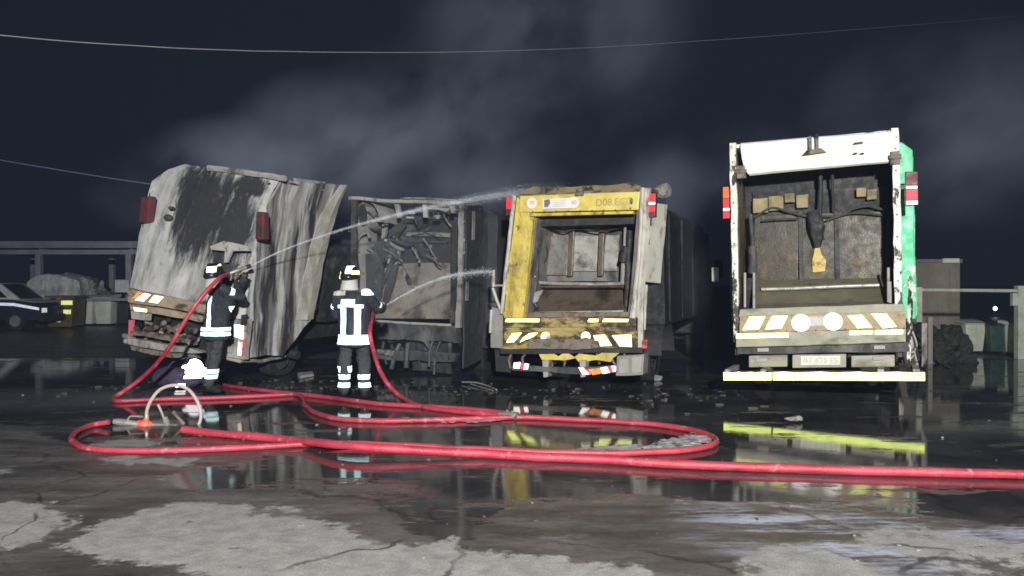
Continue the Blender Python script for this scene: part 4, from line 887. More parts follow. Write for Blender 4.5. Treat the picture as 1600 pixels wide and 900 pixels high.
def person(root_loc, J, face, label):
    """J: joints in metres about the feet; x right, y away from the photographer"""
    o = empty('person', root_loc); tag(o, label, 'person', 'firefighters hosing down the trucks')
    V = {k: Vector(v) for k, v in J.items()}; fd_ = Vector(face).normalized(); sd_ = fd_.cross(Vector((0,0,1))).normalized()
    yaw = math.atan2(sd_.y, sd_.x)
    body = Mesh(); s, f, u = head(body, V['head'], J.get('look', face))
    body.caps(V['neck'], V['head']-Vector((0,0,.05)), .055, .05)
    body.rings([(V['pelvis'].x, V['pelvis'].y, V['pelvis'].z-.12, .12, .10, yaw), (V['pelvis'].x, V['pelvis'].y, V['pelvis'].z, .165, .12, yaw), (V['chest'].x, V['chest'].y, V['chest'].z, .165, .115, yaw), (V['neck'].x, V['neck'].y, V['neck'].z-.04, .14, .08, yaw), (V['neck'].x, V['neck'].y, V['neck'].z, .06, .06, yaw)])
    for k in 'lr':
        body.caps(V['sh'+k], V['el'+k], .052, .042); body.caps(V['el'+k], V['wr'+k], .042, .030)
        body.caps(V['hip'+k], V['kn'+k], .085, .058); body.caps(V['kn'+k], V['an'+k], .058, .04); body.caps(V['an'+k], V['to'+k], .035, .03)
        hand(body, V['wr'+k]+(V['ha'+k]-V['wr'+k])*.2, V['ha'+k]-V['wr'+k], J['palm'+k], 1.0, .85)
    fuse('body', body, M['skin'], o, .012, 2)
    jk = Mesh()
    px, py, pz = V['pelvis']; cx, cy, cz = V['chest']; nx_, ny_, nz = V['neck']
    jk.rings([(px, py, pz-.19, .240, .19, yaw), (px, py, pz-.05, .228, .18, yaw), ((px*2+cx)/3, (py*2+cy)/3, (pz*2+cz)/3, .218, .168, yaw), (cx, cy, cz, .238, .17, yaw),
              (cx*.4+nx_*.6, cy*.4+ny_*.6, nz-.085, .205, .125, yaw), (nx_, ny_, nz-.02, .10, .09, yaw), (nx_, ny_, nz+.03, .078, .08, yaw)], 24)
    for k in 'lr':
        jk.caps(V['sh'+k]+(V['chest']-V['sh'+k])*.12, V['sh'+k], .095, .088)
        jk.caps(V['sh'+k], V['el'+k], .085, .072); jk.caps(V['el'+k], V['wr'+k], .070, .056)
    jacket = fuse('jacket', jk, M['cloth'], o, .014, 3, .025, 8)
    tr = Mesh()
    tr.rings([(px, py, pz+.02, .17, .135, yaw), (px, py, pz-.1, .18, .145, yaw), (px, py, pz-.2, .14, .11, yaw)])
    for k in 'lr':
        m = V['kn'+k].lerp(V['an'+k], .55)
        tr.caps(V['hip'+k], V['kn'+k], .105, .085); tr.caps(V['kn'+k], m, .085, .080); tr.caps(m, V['an'+k]+Vector((0,0,.06)), .080, .078)
    trs = fuse('trousers', tr, M['trouser'], o, .014, 3, .022, 10)
    for k in 'lr':
        b = Mesh(); A = V['an'+k]; T_ = V['to'+k]
        b.caps(A+Vector((0,0,.10)), A+Vector((0,0,.02)), .062, .058); b.caps(A+Vector((0,0,.0)), A.lerp(T_, .5)+Vector((0,0,.0)), .058, .05); b.caps(A.lerp(T_, .5), T_, .05, .042)
        b.caps(A+Vector((0,0,-.03)), T_+Vector((0,0,-.012)), .04, .036)
        fuse('boot', b, M['boot'], o, .012, 3)
        h = Mesh(); hand(h, V['wr'+k]+(V['ha'+k]-V['wr'+k])*.2, V['ha'+k]-V['wr'+k], J['palm'+k], 1.0, 1.0); h.caps(V['wr'+k]-(V['ha'+k]-V['wr'+k])*.3, V['wr'+k]+(V['ha'+k]-V['wr'+k])*.2, .05, .042)
        fuse('glove', h, M['glove'], o, .0065, 2)
    # helmet: shell, crest, brim, visor and neck guard
    rot = Matrix((s, f, u)).transposed(); c = V['head']
    hm = Mesh(); hm.ell(c+u*.045, .122, .150, .125, 22, 14, rot); hm.caps(c+u*.165-f*.08, c+u*.165+f*.09, .02, .02, 8); hm.ell(c+u*.0-f*.03, .125, .14, .07, 20, 8, rot)
    hm.ell(c+u*.03+f*.10, .10, .075, .02, 16, 6, rot)
    hs = fuse('helmet', hm, M['helmet'], o, .011, 3)
    vs = Mesh(); vs.ell(c+u*.0+f*.035, .112, .125, .062, 18, 9, rot); vo = fuse('visor', vs, M['visor'], hs, .011, 2)
    ng = Mesh(); ng.rings([(c.x-f.x*.02, c.y-f.y*.02, c.z-.19, .135, .125, yaw), (c.x-f.x*.02, c.y-f.y*.02, c.z-.11, .118, .12, yaw), (c.x, c.y, c.z-.03, .108, .118, yaw)], 22)
    fuse('neck_guard', ng, M['nape'], hs, .012, 2, .006)
    return o, V, jacket, trs, hs, (s, f, u), (sd_, fd_)

RS = M['rsilver']
# the one in the middle, seen from behind
b2 = gp(556, 625); 
J2 = dict(pelvis=(-.02,0,.94), chest=(-.03,.02,1.28), neck=(-.08,.04,1.53), head=(-.09,.06,1.71), look=(.30,.95,.03),
          shl=(-.235,.02,1.43), shr=(.135,.04,1.46), ell=(-.30,.12,1.18), elr=(.27,.20,1.26), wrl=(.02,.36,1.17), wrr=(.30,.42,1.26), hal=(.10,.43,1.19), har=(.31,.50,1.28),
          palml=(.7,.2,.7), palmr=(-.6,.0,.7),
          hipl=(-.12,0,.92), hipr=(.085,0,.92), knl=(-.155,.03,.50), knr=(.105,.03,.50), anl=(-.165,-.02,.10), anr=(.125,-.02,.10), tol=(-.185,.17,.055), tor=(.165,.17,.055))
p2, V2, jk2, tr2, hm2, (s2, f2, u2), (sd2, fd2) = person((b2.x, b2.y, 0), J2, (.18,.98,0), 'firefighter seen from behind with bright reflective back panel, hose trailing from the right hip')
Z = Vector((0,0,1))
def zb(z, h): return [(Vector((0,0,z+h)), Z), (Vector((0,0,z-h)), -Z)]
def xb(x0, x1): return [(Vector((x1,0,0)), Vector((1,0,0))), (Vector((x0,0,0)), Vector((-1,0,0)))]
core = lambda V, r: (lambda p: (Vector((p.x, p.y))-Vector((V['pelvis'].x, V['pelvis'].y))).length < r)
band('reflective_band', jk2, zb(.845, .065), RS, jk2, test=core(V2, .34))
back = lambda p: p.y < V2['chest'].y-.02
band('reflective_band', jk2, zb(1.10, .21)+xb(-.185, -.105), RS, jk2, .007, back)
band('reflective_band', jk2, zb(1.10, .225)+xb(.010, .095), RS, jk2, .007, back)
band('reflective_panel', jk2, zb(1.345, .052)+xb(-.185, .015), RS, jk2, .010, back)
band('reflective_band', jk2, zb(1.30, .022)+xb(-.235, -.16), RS, jk2, .007, back)
band('reflective_band', jk2, zb(1.30, .022)+xb(.06, .125), RS, jk2, .009, back)
band('shoulder_patch', jk2, zb(1.50, .05)+xb(-.30, -.13), M['nape'], jk2, .008, back)
band('shoulder_patch', jk2, zb(1.50, .045)+xb(.09, .23), RS, jk2, .008)
d_ = V2['ell']-V2['shl']; band('arm_band', jk2, slabp(V2['shl'].lerp(V2['ell'], .55), d_, .02), RS, jk2, .006, lambda p: p.x < -.31)
d_ = V2['elr']-V2['shr']; band('arm_band', jk2, slabp(V2['shr'].lerp(V2['elr'], .9), d_, .012), RS, jk2, .006, lambda p: p.x > .24 and p.z > 1.28)
for z in (.325, .215):
    band('leg_band', tr2, zb(z, .032)+xb(-.35, -.02), RS, tr2, .006); band('leg_band', tr2, zb(z, .032)+xb(.0, .35), RS, tr2, .006)
band('knee_patch', tr2, zb(.43, .04)+xb(-.30, -.20), RS, tr2, .01); band('knee_patch', tr2, zb(.43, .042)+xb(-.105, -.0), RS, tr2, .01)
hb = V2['head']
band('helmet_mark', hm2, [(hb+s2*.075, s2), (hb+s2*.005, -s2)]+[(hb+u2*.15, u2), (hb+u2*.045, -u2)], M['rsilver'], hm2, .006, lambda p: (p-hb).dot(f2) < .0)
band('helmet_mark', hm2, [(hb+s2*.13, s2), (hb+s2*.08, -s2)]+[(hb+u2*.085, u2), (hb+u2*.035, -u2)], M['rlemon'], hm2, .006, lambda p: (p-hb).dot(f2) < .05)
band('helmet_mark', hm2, [(hb-s2*.085, s2), (hb-s2*.14, -s2)]+[(hb+u2*.07, u2), (hb-u2*.02, -u2)], M['ryellow'], hm2, .006)

# the one on the left, turned to the right and aiming the upper jet
b1 = gp(330, 616)
J1 = dict(pelvis=(.06,.02,.99), chest=(.13,.04,1.34), neck=(.10,.08,1.58), head=(.015,.10,1.74), look=(.75,.66,.10),
          shr=(.25,-.10,1.50), shl=(-.01,.16,1.50), elr=(.43,.02,1.42), ell=(.20,.36,1.42), wrr=(.31,.20,1.60), wrl=(.37,.34,1.68), har=(.28,.20,1.68), hal=(.42,.28,1.76),
          palmr=(.6,.2,.7), palml=(.3,-.8,.5),
          hipr=(.13,-.06,.96), hipl=(-.02,.08,.96), knr=(.07,-.03,.52), knl=(-.06,.22,.54), anr=(.0,-.10,.11), anl=(-.14,.20,.11), tor=(.13,-.0,.06), tol=(.0,.32,.06))
p1, V1, jk1, tr1, hm1, (s1, f1, u1), (sd1, fd1) = person((b1.x, b1.y, 0), J1, (.62,.78,0), 'firefighter on the left aiming a nozzle at head height, hose over one shoulder')
band('reflective_band', jk1, zb(.885, .026), RS, jk1, test=core(V1, .34)); band('reflective_band', jk1, zb(.955, .026), RS, jk1, test=core(V1, .34))
bk1 = lambda p: (p-V1['pelvis']).dot(Vector((.1, 1, 0))) < .02
band('reflective_band', jk1, zb(1.21, .22)+xb(-.02, .05), RS, jk1, .007, bk1)
band('reflective_band', jk1, zb(1.43, .016)+xb(-.09, .05), RS, jk1, .008, bk1)
d_ = V1['elr']-V1['shr']; band('arm_band', jk1, slabp(V1['shr'].lerp(V1['elr'], .35), d_, .03), RS, jk1, .006, lambda p: p.x > .2 and p.z > 1.45)
band('pocket_patch', jk1, zb(1.22, .07)+xb(.30, .45), RS, jk1, .008)
for z in (.27, .345): band('leg_band', tr1, zb(z, .028)+xb(-.10, .3), RS, tr1, .006, lambda p: p.y < .1)
for z in (.27, .345): band('leg_band', tr1, zb(z, .028)+xb(-.4, .0), RS, tr1, .006, lambda p: p.y >= .1)
hb = V1['head']
band('helmet_mark', hm1, [(hb+u1*.13, u1), (hb+u1*.05, -u1)]+xb(hb.x-.07, hb.x+.06), M['rwhite'], hm1, .006, lambda p: p.y < hb.y)
band('helmet_mark', hm1, [(hb+u1*.16, u1), (hb+u1*.13, -u1)]+xb(hb.x+.06, hb.x+.13), M['rlemon'], hm1, .006)

# nozzles and jets of water
def nozzle(pos, d, label):
    d = Vector(d).normalized(); pos = Vector(pos)
    o = empty('nozzle', pos); tag(o, label, 'hose nozzle', 'hose nozzles')
    obj('barrel', Mesh().tube([d*-.14, d*-.04, d*.0, d*.14, d*.2], [.03, .03, .038, .026, .022], 12), M['brass'], o, smooth=True)
    obj('tip', Mesh().tube([d*.2, d*.24, d*.27], [.032, .034, .028], 12), M['nozzleblack'], o, smooth=True)
    up = Vector((0,0,1)); obj('valve_handle', Mesh().tube([d*-.02+up*.03, d*.03+up*.08, d*.09+up*.085], .01, 7), M['nozzleblack'], o)
    obj('pistol_grip', Mesh().tube([d*-.03-up*.02, d*-.05-up*.11], [.018, .02], 8), M['nozzleblack'], o)
    return o
P1 = Vector((b1.x, b1.y, 0)); P2 = Vector((b2.x, b2.y, 0))
n1p = dp(357, 428, b1.y+.2); e1 = dp(380, 419.5, b1.y+.32)
nozzle(n1p+(e1-n1p)*.35, e1-n1p, 'brass nozzle at head height throwing the long upper jet')
e2 = dp(595, 482, b2.y+.62); n2p = dp(586, 488, b2.y+.42)
nozzle(n2p, e2-n2p, 'dark nozzle held waist-high throwing the lower jet')
def water_mat(name, a0, col=(.75,.80,.85)):
    nt = NT(name); vec = nt.co(); tr_ = nt.new('ShaderNodeBsdfTransparent'); tl_ = nt.new('ShaderNodeBsdfTranslucent'); df = nt.new('ShaderNodeBsdfDiffuse')
    tl_.inputs[0].default_value = (*col, 1); df.inputs[0].default_value = (*col, 1)
    ad = nt.new('ShaderNodeMixShader'); ad.inputs[0].default_value = .25; nt.l.new(df.outputs[0], ad.inputs[1]); nt.l.new(tl_.outputs[0], ad.inputs[2])
    at = nt.new('ShaderNodeAttribute', attribute_name='along').outputs['Fac']
    ns = nt.ramp(nt.noise(vec, 16, 7, .8, stretch=(.35, 1, 1)), .36, .64, .15, 1.5)
    lw = nt.new('ShaderNodeLayerWeight'); lw.inputs['Blend'].default_value = .5
    soft = nt.math('POWER', nt.math('SUBTRACT', 1., lw.outputs['Facing']), 1.4)
    fac = nt.math('MULTIPLY', nt.math('MULTIPLY', nt.math('MULTIPLY', ns, at), soft), a0)
    mx = nt.new('ShaderNodeMixShader'); nt.l.new(fac, mx.inputs[0]); nt.l.new(tr_.outputs[0], mx.inputs[1]); nt.l.new(ad.outputs[0], mx.inputs[2])
    nt.l.new(mx.outputs[0], nt.out.inputs['Surface']); return nt.m
def jet(pts, r0, r1, label, a0, fall):
    sp = spline(pts, 14); m = len(sp); rs = [r0+(r1-r0)*(i/(m-1))**1.2 for i in range(m)]
    o = obj('water_jet', Mesh().tube(sp, rs, 14, cap=False), water_mat('water_jet_spray', a0), smooth=True)
    at = o.data.attributes.new('along', 'FLOAT', 'POINT')
    vals = []
    for i in range(m): vals += [max(.05, 1-fall*(i/(m-1)))]*14
    at.data.foreach_set('value', vals)
    h_ = m//3; ms_ = Mesh().tube(sp[h_:], [r0+(r1*2.6)*((i)/(m-h_-1)) for i in range(m-h_)], 14, cap=False)
    mo_ = obj('mist', ms_, water_mat('water_mist', a0*.35), o, smooth=True); at = mo_.data.attributes.new('along', 'FLOAT', 'POINT')
    at.data.foreach_set('value', [max(.0, min(1, 3*i/(m-h_-1))*(1-.9*i/(m-h_-1))) for i in range(m-h_) for _ in range(14)])
    rng = random.Random(m+int(r1*1000)); g = Mesh()
    for k in range(420):
        i = int(m*rng.random()**.6); p = sp[min(i, m-1)]+Vector((rng.gauss(0, 1), rng.gauss(0, 1), rng.gauss(-.5, 1)))*rs[min(i, m-1)]*1.1; q = rng.uniform(.003, .007)
        g.add([p+Vector((q,0,0)), p+Vector((-q,q,0)), p+Vector((-q,-q,0)), p+Vector((0,0,q*1.6))], [(0,1,2),(0,1,3),(1,2,3),(2,0,3)])
    tag(obj('droplets', g, surf('water_droplets', (.6,.65,.7), [], .2), o), kind='stuff')
    tag(o, label, 'water jet', 'water jets'); return o
e1 = n1p+(e1-n1p)*.35+(e1-n1p).normalized()*.27
jet([e1, dp(450, 388, 12.3), dp(540, 357, 12.6), dp(640, 331, 12.8), dp(730, 313, 12.9), dp(820, 300, 13.0), dp(880, 298, 13.1)], .009, .075, 'long water jet rising from the left firefighter to the yellow truck', .42, .75)
jet([n2p+(e2-n2p).normalized()*.26, dp(625, 464, 12.0), dp(660, 446, 12.2), dp(700, 432, 12.3), dp(735, 426, 12.4), dp(768, 424, 12.5)], .009, .034, 'short arcing water jet from the middle firefighter toward the yellow truck', .46, .6)

# ------------------------------------------------------------------ hoses on the ground
def hose(pts, r, label, mat='hosered', n=7, name='fire_hose', cat='fire hose', sides=12, lay=True):
    g = Mesh(); sp = spline(pts, n)
    if lay:
        for p in sp:
            if p.z < .12: p.x += .015*noise.noise(Vector((p.x*3, p.y*3, 1))); p.y += .035*noise.noise(Vector((p.x*1.9, p.y*2, 5)))+.012*noise.noise(Vector((p.x*6, p.y*6, 5)))
    rs = [r*(1+.10*noise.noise(Vector((p.x*2.5, p.y*2.5, 3)))) for p in sp]
    g.tube(sp, rs, sides)
    o = obj(name, g, M[mat], smooth=True); tag(o, label, cat, 'fire hoses lying across the yard'); return o
def G(u, v, r): return gp(u, v, r)
r = .030
h1 = [n1p+(e1-n1p).normalized()*.0, dp(345, 433, 11.45), dp(331, 446, 11.25), dp(312, 468, 11.15), dp(290, 500, 11.1), dp(265, 542, 11.1), dp(243, 570, 11.15), dp(215, 596, 11.25), dp(192, 612, 11.2), G(177, 623, r), G(187, 626.5, r), G(240, 624, r), G(330, 622, r), G(400, 619, r), G(440, 617, r), G(462, 616, r), G(473, 622, r), G(478, 634, r), G(492, 645, r), G(520, 653, r), G(570, 657, r), G(650, 657, r), G(740, 654, r), G(800, 652, r),
      G(900, 655, r), G(1000, 661, r), G(1070, 670, r), G(1105, 679, r), G(1119, 688, r), G(1104, 698, r), G(1050, 705, r), G(960, 708, r), G(850, 706, r), G(700, 700, r), G(590, 694.5, r), G(500, 693, r), G(400, 698, r), G(300, 703, r), G(200, 704.5, r), G(140, 700, r), G(116, 692, r), G(111, 684, r), G(122, 673, r), G(145, 664, r), G(170, 659, .06)]
hose(h1, r, 'red hose looping from the left firefighter round the yard to the valve')
h2 = [n2p, dp(581, 497, b2.y+.15), dp(578, 520, b2.y-.16), dp(583, 546, b2.y-.12), dp(592, 575, b2.y+.0), dp(606, 600, 10.9), dp(626, 619, 10.95), G(655, 634, r), G(700, 641, r), G(750, 646, r), G(785, 649, r)]
hose(h2, r, 'red hose dropping from the middle firefighter to the ground')
h3 = [G(335, 599, r), G(370, 605, r), G(430, 612, r), G(500, 619.5, r), G(560, 627, r), G(620, 633, r), G(700, 637, r), G(760, 642, r), G(800, 646, r)]
hose(h3, r, 'straight red hose running behind the boots of the middle firefighter')
r4 = .040
h4 = [G(286, 671, .06), G(330, 676, r4), G(390, 681, r4), G(450, 687, r4), G(520, 694, r4*2.2), G(580, 699, r4*2.2), G(700, 706, r4*1.4), G(800, 711, r4), G(950, 719, r4), G(1100, 727, r4), G(1300, 734, r4), G(1600, 741, r4), G(2000, 748, r4), G(2600, 752, r4)]
hose(h4, r4, 'thickest red supply hose crossing the foreground from the valve to the right edge')
# couplings lie in the hose lines
for (u, v, du, dv, lb) in ((795, 649, 14, 1, 'pale metal hose coupling where two hoses meet'), ):
    a = G(u-du, v-dv, .045); b = G(u+du, v+dv, .045); c_ = (a+b)/2
    o = empty('hose_coupling', c_); tag(o, lb, 'hose coupling')
    a -= c_; b -= c_
    obj('collar', Mesh().cyl(a, b, .046, 14), M['brass'], o, smooth=True)
    obj('lug', Mesh().cyl(a.lerp(b, .4)+Vector((0,0,.03)), a.lerp(b, .4)+Vector((0,0,.065)), .014, 8), M['brass'], o)
    obj('lug', Mesh().cyl(a.lerp(b, .7)+Vector((0,0,.03)), a.lerp(b, .7)+Vector((0,0,.06)), .014, 8), M['brass'], o)

# dividing valve
vc = G(226, 664, 0); vo = empty('dividing_valve', vc); tag(vo, 'orange-red dividing valve with bright metal branch pipes and a standing hose loop', 'hose valve')
def vp(u, v, dy=0.): return dp(u, v, vc.y+dy)-Vector(vo.location)
orange = surf('orange_red_valve_paint', (.75,.16,.10), [dict(c=(.5,.3,.25), s=12, lo=.55, hi=.7)], .45)
obj('valve_body', Mesh().ell(vp(227, 665), .085, .08, .075, 14, 9).cyl(vp(216, 663), vp(238, 666), .052).cyl(vp(226, 665), vp(224, 677, -.05), .045).cyl(vp(229, 652), vp(228, 664), .03), orange, vo, smooth=True, bevel=.004)
obj('outlet_pipe', Mesh().tube([vp(178, 658.5), vp(190, 659.5), vp(200, 660.5), vp(216, 663)], [.032, .042, .034, .036], 12), M['steel'], vo, smooth=True)
obj('outlet_pipe', Mesh().tube([vp(238, 665.5), vp(252, 666), vp(266, 668), vp(286, 671.5)], [.034, .034, .040, .046], 12), M['steel'], vo, smooth=True)
obj('coupling_lug', Mesh().ell(vp(272, 668), .075, .06, .055, 10, 7), M['greyash'], vo, bevel=.0, warp=.02, wf=8, cut=.06)
obj('carry_handle', Mesh().tube(spline([vp(198, 659), vp(203, 651), vp(212, 650.5), vp(224, 651)], 4), .010, 7), M['steel'], vo, smooth=True)
obj('lever', Mesh().tube([vp(260, 665), vp(253, 645), vp(247, 632)], [.013, .013, .016], 7), M['ashpale'], vo)
obj('lever', Mesh().tube([vp(288, 663), vp(278, 652), vp(270, 643)], [.020, .018, .022], 7), M['rustframe'], vo)
obj('pedestal', Mesh().tube([vp(258, 652), vp(262, 668, -.02), vp(264, 680, -.05)], [.03, .035, .03], 8), M['greyash'], vo)
obj('foot', Mesh().cyl(vp(200, 672), vp(196, 676), .018, 7), M['greyash'], vo); obj('foot', Mesh().cyl(vp(213, 672), vp(212, 676), .018, 7), M['greyash'], vo)
lp_ = [vp(229, 654), vp(230, 640), vp(237, 624), vp(250, 609), vp(270, 602), vp(290, 606, .02), vp(303, 618, .04), vp(312, 636, .05), vp(314, 652, .05), vp(310, 665, .05)]
obj('hose_loop', Mesh().tube(spline(lp_, 7), .019, 9), surf('pale_pink_tube', (.50,.42,.39), [dict(c=(.3,.2,.2), s=9, lo=.5, hi=.7, a=.5)], .4), vo, smooth=True)
obj('loop_ferrule', Mesh().cyl(vp(229, 656), vp(229.5, 648), .026, 10), M['steel'], vo)

# froth where the loop turns
def foam(px, z1, label, dens, seed, name='foam'):
    pl = poly(px); xs = [p.x for p in pl]; ys = [p.y for p in pl]; st = dens
    gx = np.arange(min(xs), max(xs), st); gy = np.arange(min(ys), max(ys), st); A, Bm = np.meshgrid(gx, gy)
    S = sdf(np.stack([A.ravel(), Bm.ravel()], 1), pl).reshape(A.shape); g = Mesh(); id_ = {}
    for j in range(A.shape[0]):
        for i in range(A.shape[1]):
            x, y = A[j, i], Bm[j, i]; n = noise.fractal(Vector((x*5+seed, y*5, 0)), .7, 2.2, 5)
            s_ = S[j, i]+n*.14
            if s_ > 0: id_[(j, i)] = len(g.v); g.v.append((x, y, .006+z1*min(1, s_/.08)*(.5+.5*noise.noise(Vector((x*22, y*22, seed))))))
    for (j, i) in list(id_):
        q4 = [(j, i), (j, i+1), (j+1, i+1), (j+1, i)]
        if all(k in id_ for k in q4): g.f.append(tuple(id_[k] for k in q4))
    o = obj(name, g, surf('wet_foam', (.55,.54,.55), [dict(c=(.14,.13,.13), s=9, lo=.50, hi=.62, a=.85)], .35, 0, .6, 60), smooth=True); tag(o, label, 'foam', kind='stuff'); return o
foam([(1000, 700), (1040, 688), (1085, 676), (1108, 680), (1122, 689), (1105, 701), (1060, 711), (1040, 707)], .03, 'white foam gathered inside the right end of the hose loop', .022, 1.)
foam([(560, 660), (600, 654), (700, 653), (800, 653), (790, 660), (700, 662)], .012, 'thin froth line along the hose in the middle of the yard', .022, 5.)
foam([(870, 706), (930, 698), (1000, 694), (1040, 700), (1000, 708), (930, 712)], .01, 'faint foam patch by the lower hose line', .025, 9.)

# litter and broken bits in the yard
def bits():
    g = Mesh(); rng = random.Random(3)
    for k in range(90):
        u = rng.uniform(0, 1600); v = rng.uniform(600, 890); c_ = gp(u, v); s_ = rng.uniform(.004, .018)*(1 if v > 700 else 1.4)
        a = rng.random()*3.1; e = Vector((math.cos(a), math.sin(a), 0)); f_ = Vector((-e.y, e.x, 0))
        pts = [c_+e*s_*rng.uniform(.6, 1.6)+f_*s_*.2, c_+f_*s_*rng.uniform(.3, .9), c_-e*s_*rng.uniform(.6, 1.4), c_-f_*s_*rng.uniform(.3, .8)]
        g.slab([p+Vector((0,0,.003)) for p in pts], (0, 0, s_*rng.uniform(.2, .7)))
    o = obj('debris', g, surf('pale_debris', (.30,.30,.28), [dict(c=(.06,.06,.06), s=.8, lo=.42, hi=.5)], .5)); tag(o, 'small scattered bits of litter and char on the wet yard', 'debris', kind='stuff')
bits()
def char_bits():
    g = Mesh(); rng = random.Random(8)
    for k in range(320):
        x = rng.uniform(-6.6, 3.4); y = 13.2-abs(x+3)*.18+rng.gauss(-.6, .5) if x > -3 else 12.7+rng.gauss(-.2, .5); q = rng.uniform(.008, .034)*rng.random()**.8+.004
        a = rng.random()*3.1; e = Vector((math.cos(a), math.sin(a), 0)); f_ = Vector((-e.y, e.x, 0)); c_ = Vector((x, y, 0))
        g.slab([c_+e*q*rng.uniform(1, 3)+f_*q*.2, c_+f_*q*rng.uniform(.3, .9), c_-e*q*rng.uniform(.6, 2), c_-f_*q*rng.uniform(.3, .8)], (rng.uniform(-.02, .02), 0, q*rng.uniform(.3, 1.)))
    o = obj('charred_debris', g, surf('charred_bits', (.05,.047,.043), [dict(c=(.20,.19,.18), s=1.7, lo=.62, hi=.68), dict(c=(.08,.055,.03), s=2.3, lo=.6, hi=.66)], .7)); tag(o, 'charred fragments scattered on the ground behind the burnt trucks', 'debris', kind='stuff')
char_bits()
o = obj('bent_rod', Mesh().tube(spline([G(722, 597, .03), G(745, 598, .05), G(762, 603, .03), G(776, 609, .02)], 4), .012, 6).tube([G(735, 600, .02), G(770, 610, .02)], .009, 6), M['steel']); tag(o, 'thin bent metal rod on the ground left of the yellow truck', 'scrap')
o = obj('scrap_piece', Mesh().box(*[f(x) for x, f in zip((0,0,0,0,0,0), [lambda _: 0]*6)]) if False else Mesh().ell(G(1240, 655, .04), .09, .06, .04, 9, 6), M['ashpale'], warp=.04, wf=8, cut=.05); tag(o, 'small pale scrap lump on the wet ground before the right truck', 'scrap')
o = obj('scrap_piece', Mesh().slab([G(465, 583, .05), G(488, 580, .05), G(490, 584, .05), G(468, 588, .05)], (0,0,-.04)), M['ashpale'], warp=.02, wf=6, cut=.06); tag(o, 'flat pale scrap on the ground between the two firefighters', 'scrap')
o = obj('scrap_piece', Mesh().ell(G(1020, 590, .05), .16, .1, .06, 9, 6), M['greyash'], warp=.06, wf=6, cut=.06); tag(o, 'charred scrap lump by the right rear of the yellow truck', 'scrap')

# made-up reflective bag, standing in for an unclear white glare by the boots
bc = gp(292, 606); kb_ = empty('glare_bag', bc); tag(kb_, 'dark violet kit bag with a glaring white reflective end beside the left firefighter\'s boots', 'bag')
vio = surf('dark_violet_cloth', (.045,.035,.075), [dict(c=(.10,.08,.14), s=5, lo=.5, hi=.7)], .7, 0, .5)
g = Mesh().ell((-.22, .05, .16), .34, .18, .17, 16, 10).ell((.06, .05, .25), .19, .15, .18, 16, 10).ell((-.05, .0, .10), .3, .16, .10, 14, 8)
bg_ = fuse('bag_body', g, vio, kb_, .016, 4, .02, 7)
wr_ = retro('violet_white_reflective', (1., .93, 1.), rough=.33, share=.9)
band('reflective_end', bg_, [(Vector((.0,0,.15)), Vector((-1,0,-.25))), (Vector((0,0,.15)), Vector((0,0,-1)))], wr_, kb_, .012, lambda p: p.y < .12 and noise.noise(Vector((p.x*3, p.y*2, p.z*14)))*.28+p.x > -.02+.25*abs(p.z-.27))
band('reflective_strap', bg_, [(Vector((-.12,0,.05)), Vector((-1,0,0))), (Vector((.03,0,0)), Vector((1,0,0))), (Vector((0,0,.085)), Z), (Vector((0,0,.035)), -Z)], wr_, kb_, .012, lambda p: p.y < .0)
obj('carry_strap', Mesh().tube(spline([(-.3, .0, .3), (-.2, -.04, .40), (.0, -.03, .47), (.1, .0, .46)], 4), .014, 7), vio, kb_)

# ------------------------------------------------------------------ overhead cables
def wire(px, d0, d1, r, label, mat):
    u0, u1 = px[0][0], px[-1][0]
    pts = spline([dp(u, v, d0+(d1-d0)*((u-u0)/(u1-u0))**1.5) for u, v in px], 8)
    pts = [p+Vector((0, 0, .006*noise.noise(Vector((p.x*3, 0, 0))))) for p in pts]
    o = obj('overhead_cable', Mesh().tube(pts, r, 6), M[mat]); tag(o, label, 'cable'); return o
wire([(-420, 8), (-200, 34), (0, 55), (200, 71), (400, 79.5), (620, 82), (800, 79), (1000, 70), (1300, 49), (1600, 24), (1900, -5), (2300, -50)], 6.5, 46., .0055, 'pale twisted cable sagging across the whole night sky', 'cable')
wire([(-300, 196), (-100, 232), (0, 250), (120, 270), (240, 288), (420, 308)], 17., 17., .012, 'faint bluish cable at the left, sloping down behind the leaning truck', 'cabledark')

# ------------------------------------------------------------------ far left: canopy, vehicles, bins
can = empty('canopy', dp(60, 508, 33)*1.0); can.location.z = 0; tag(can, 'long low flat-roofed steel canopy behind the bins at the left', 'canopy')
cm = surf('canopy_grey_blue', (.36,.37,.44), [dict(c=(.24,.24,.29), s=.8, lo=.4, hi=.7)], .6)
def L(p): return Vector(p)-Vector(can.location)
a = dp(-500, 377, 33); b = dp(560, 377, 33)
obj('roof', Mesh().box(L(a).x, L(b).x, -.0, 7, 3.12, 3.40), cm, can, bevel=.02)
obj('gutter', Mesh().box(L(a).x, L(b).x, -.08, .0, 3.2, 3.36), cm, can)
obj('beam', Mesh().box(L(a).x, L(b).x, .1, .35, 2.86, 3.05), cm, can)
for k, u in enumerate((-390, -230, -90, 56, 198, 340, 480)):
    x = L(dp(u, 400, 33)).x; obj('post', Mesh().box(x-.11, x+.11, .12, .34, 0, 2.87), cm, can); obj('post', Mesh().box(x-.11, x+.11, 6.2, 6.42, 0, 3.12), cm, can)
    obj('rafter', Mesh().box(x-.06, x+.06, .36, 6.9, 3.0, 3.11), cm, can)
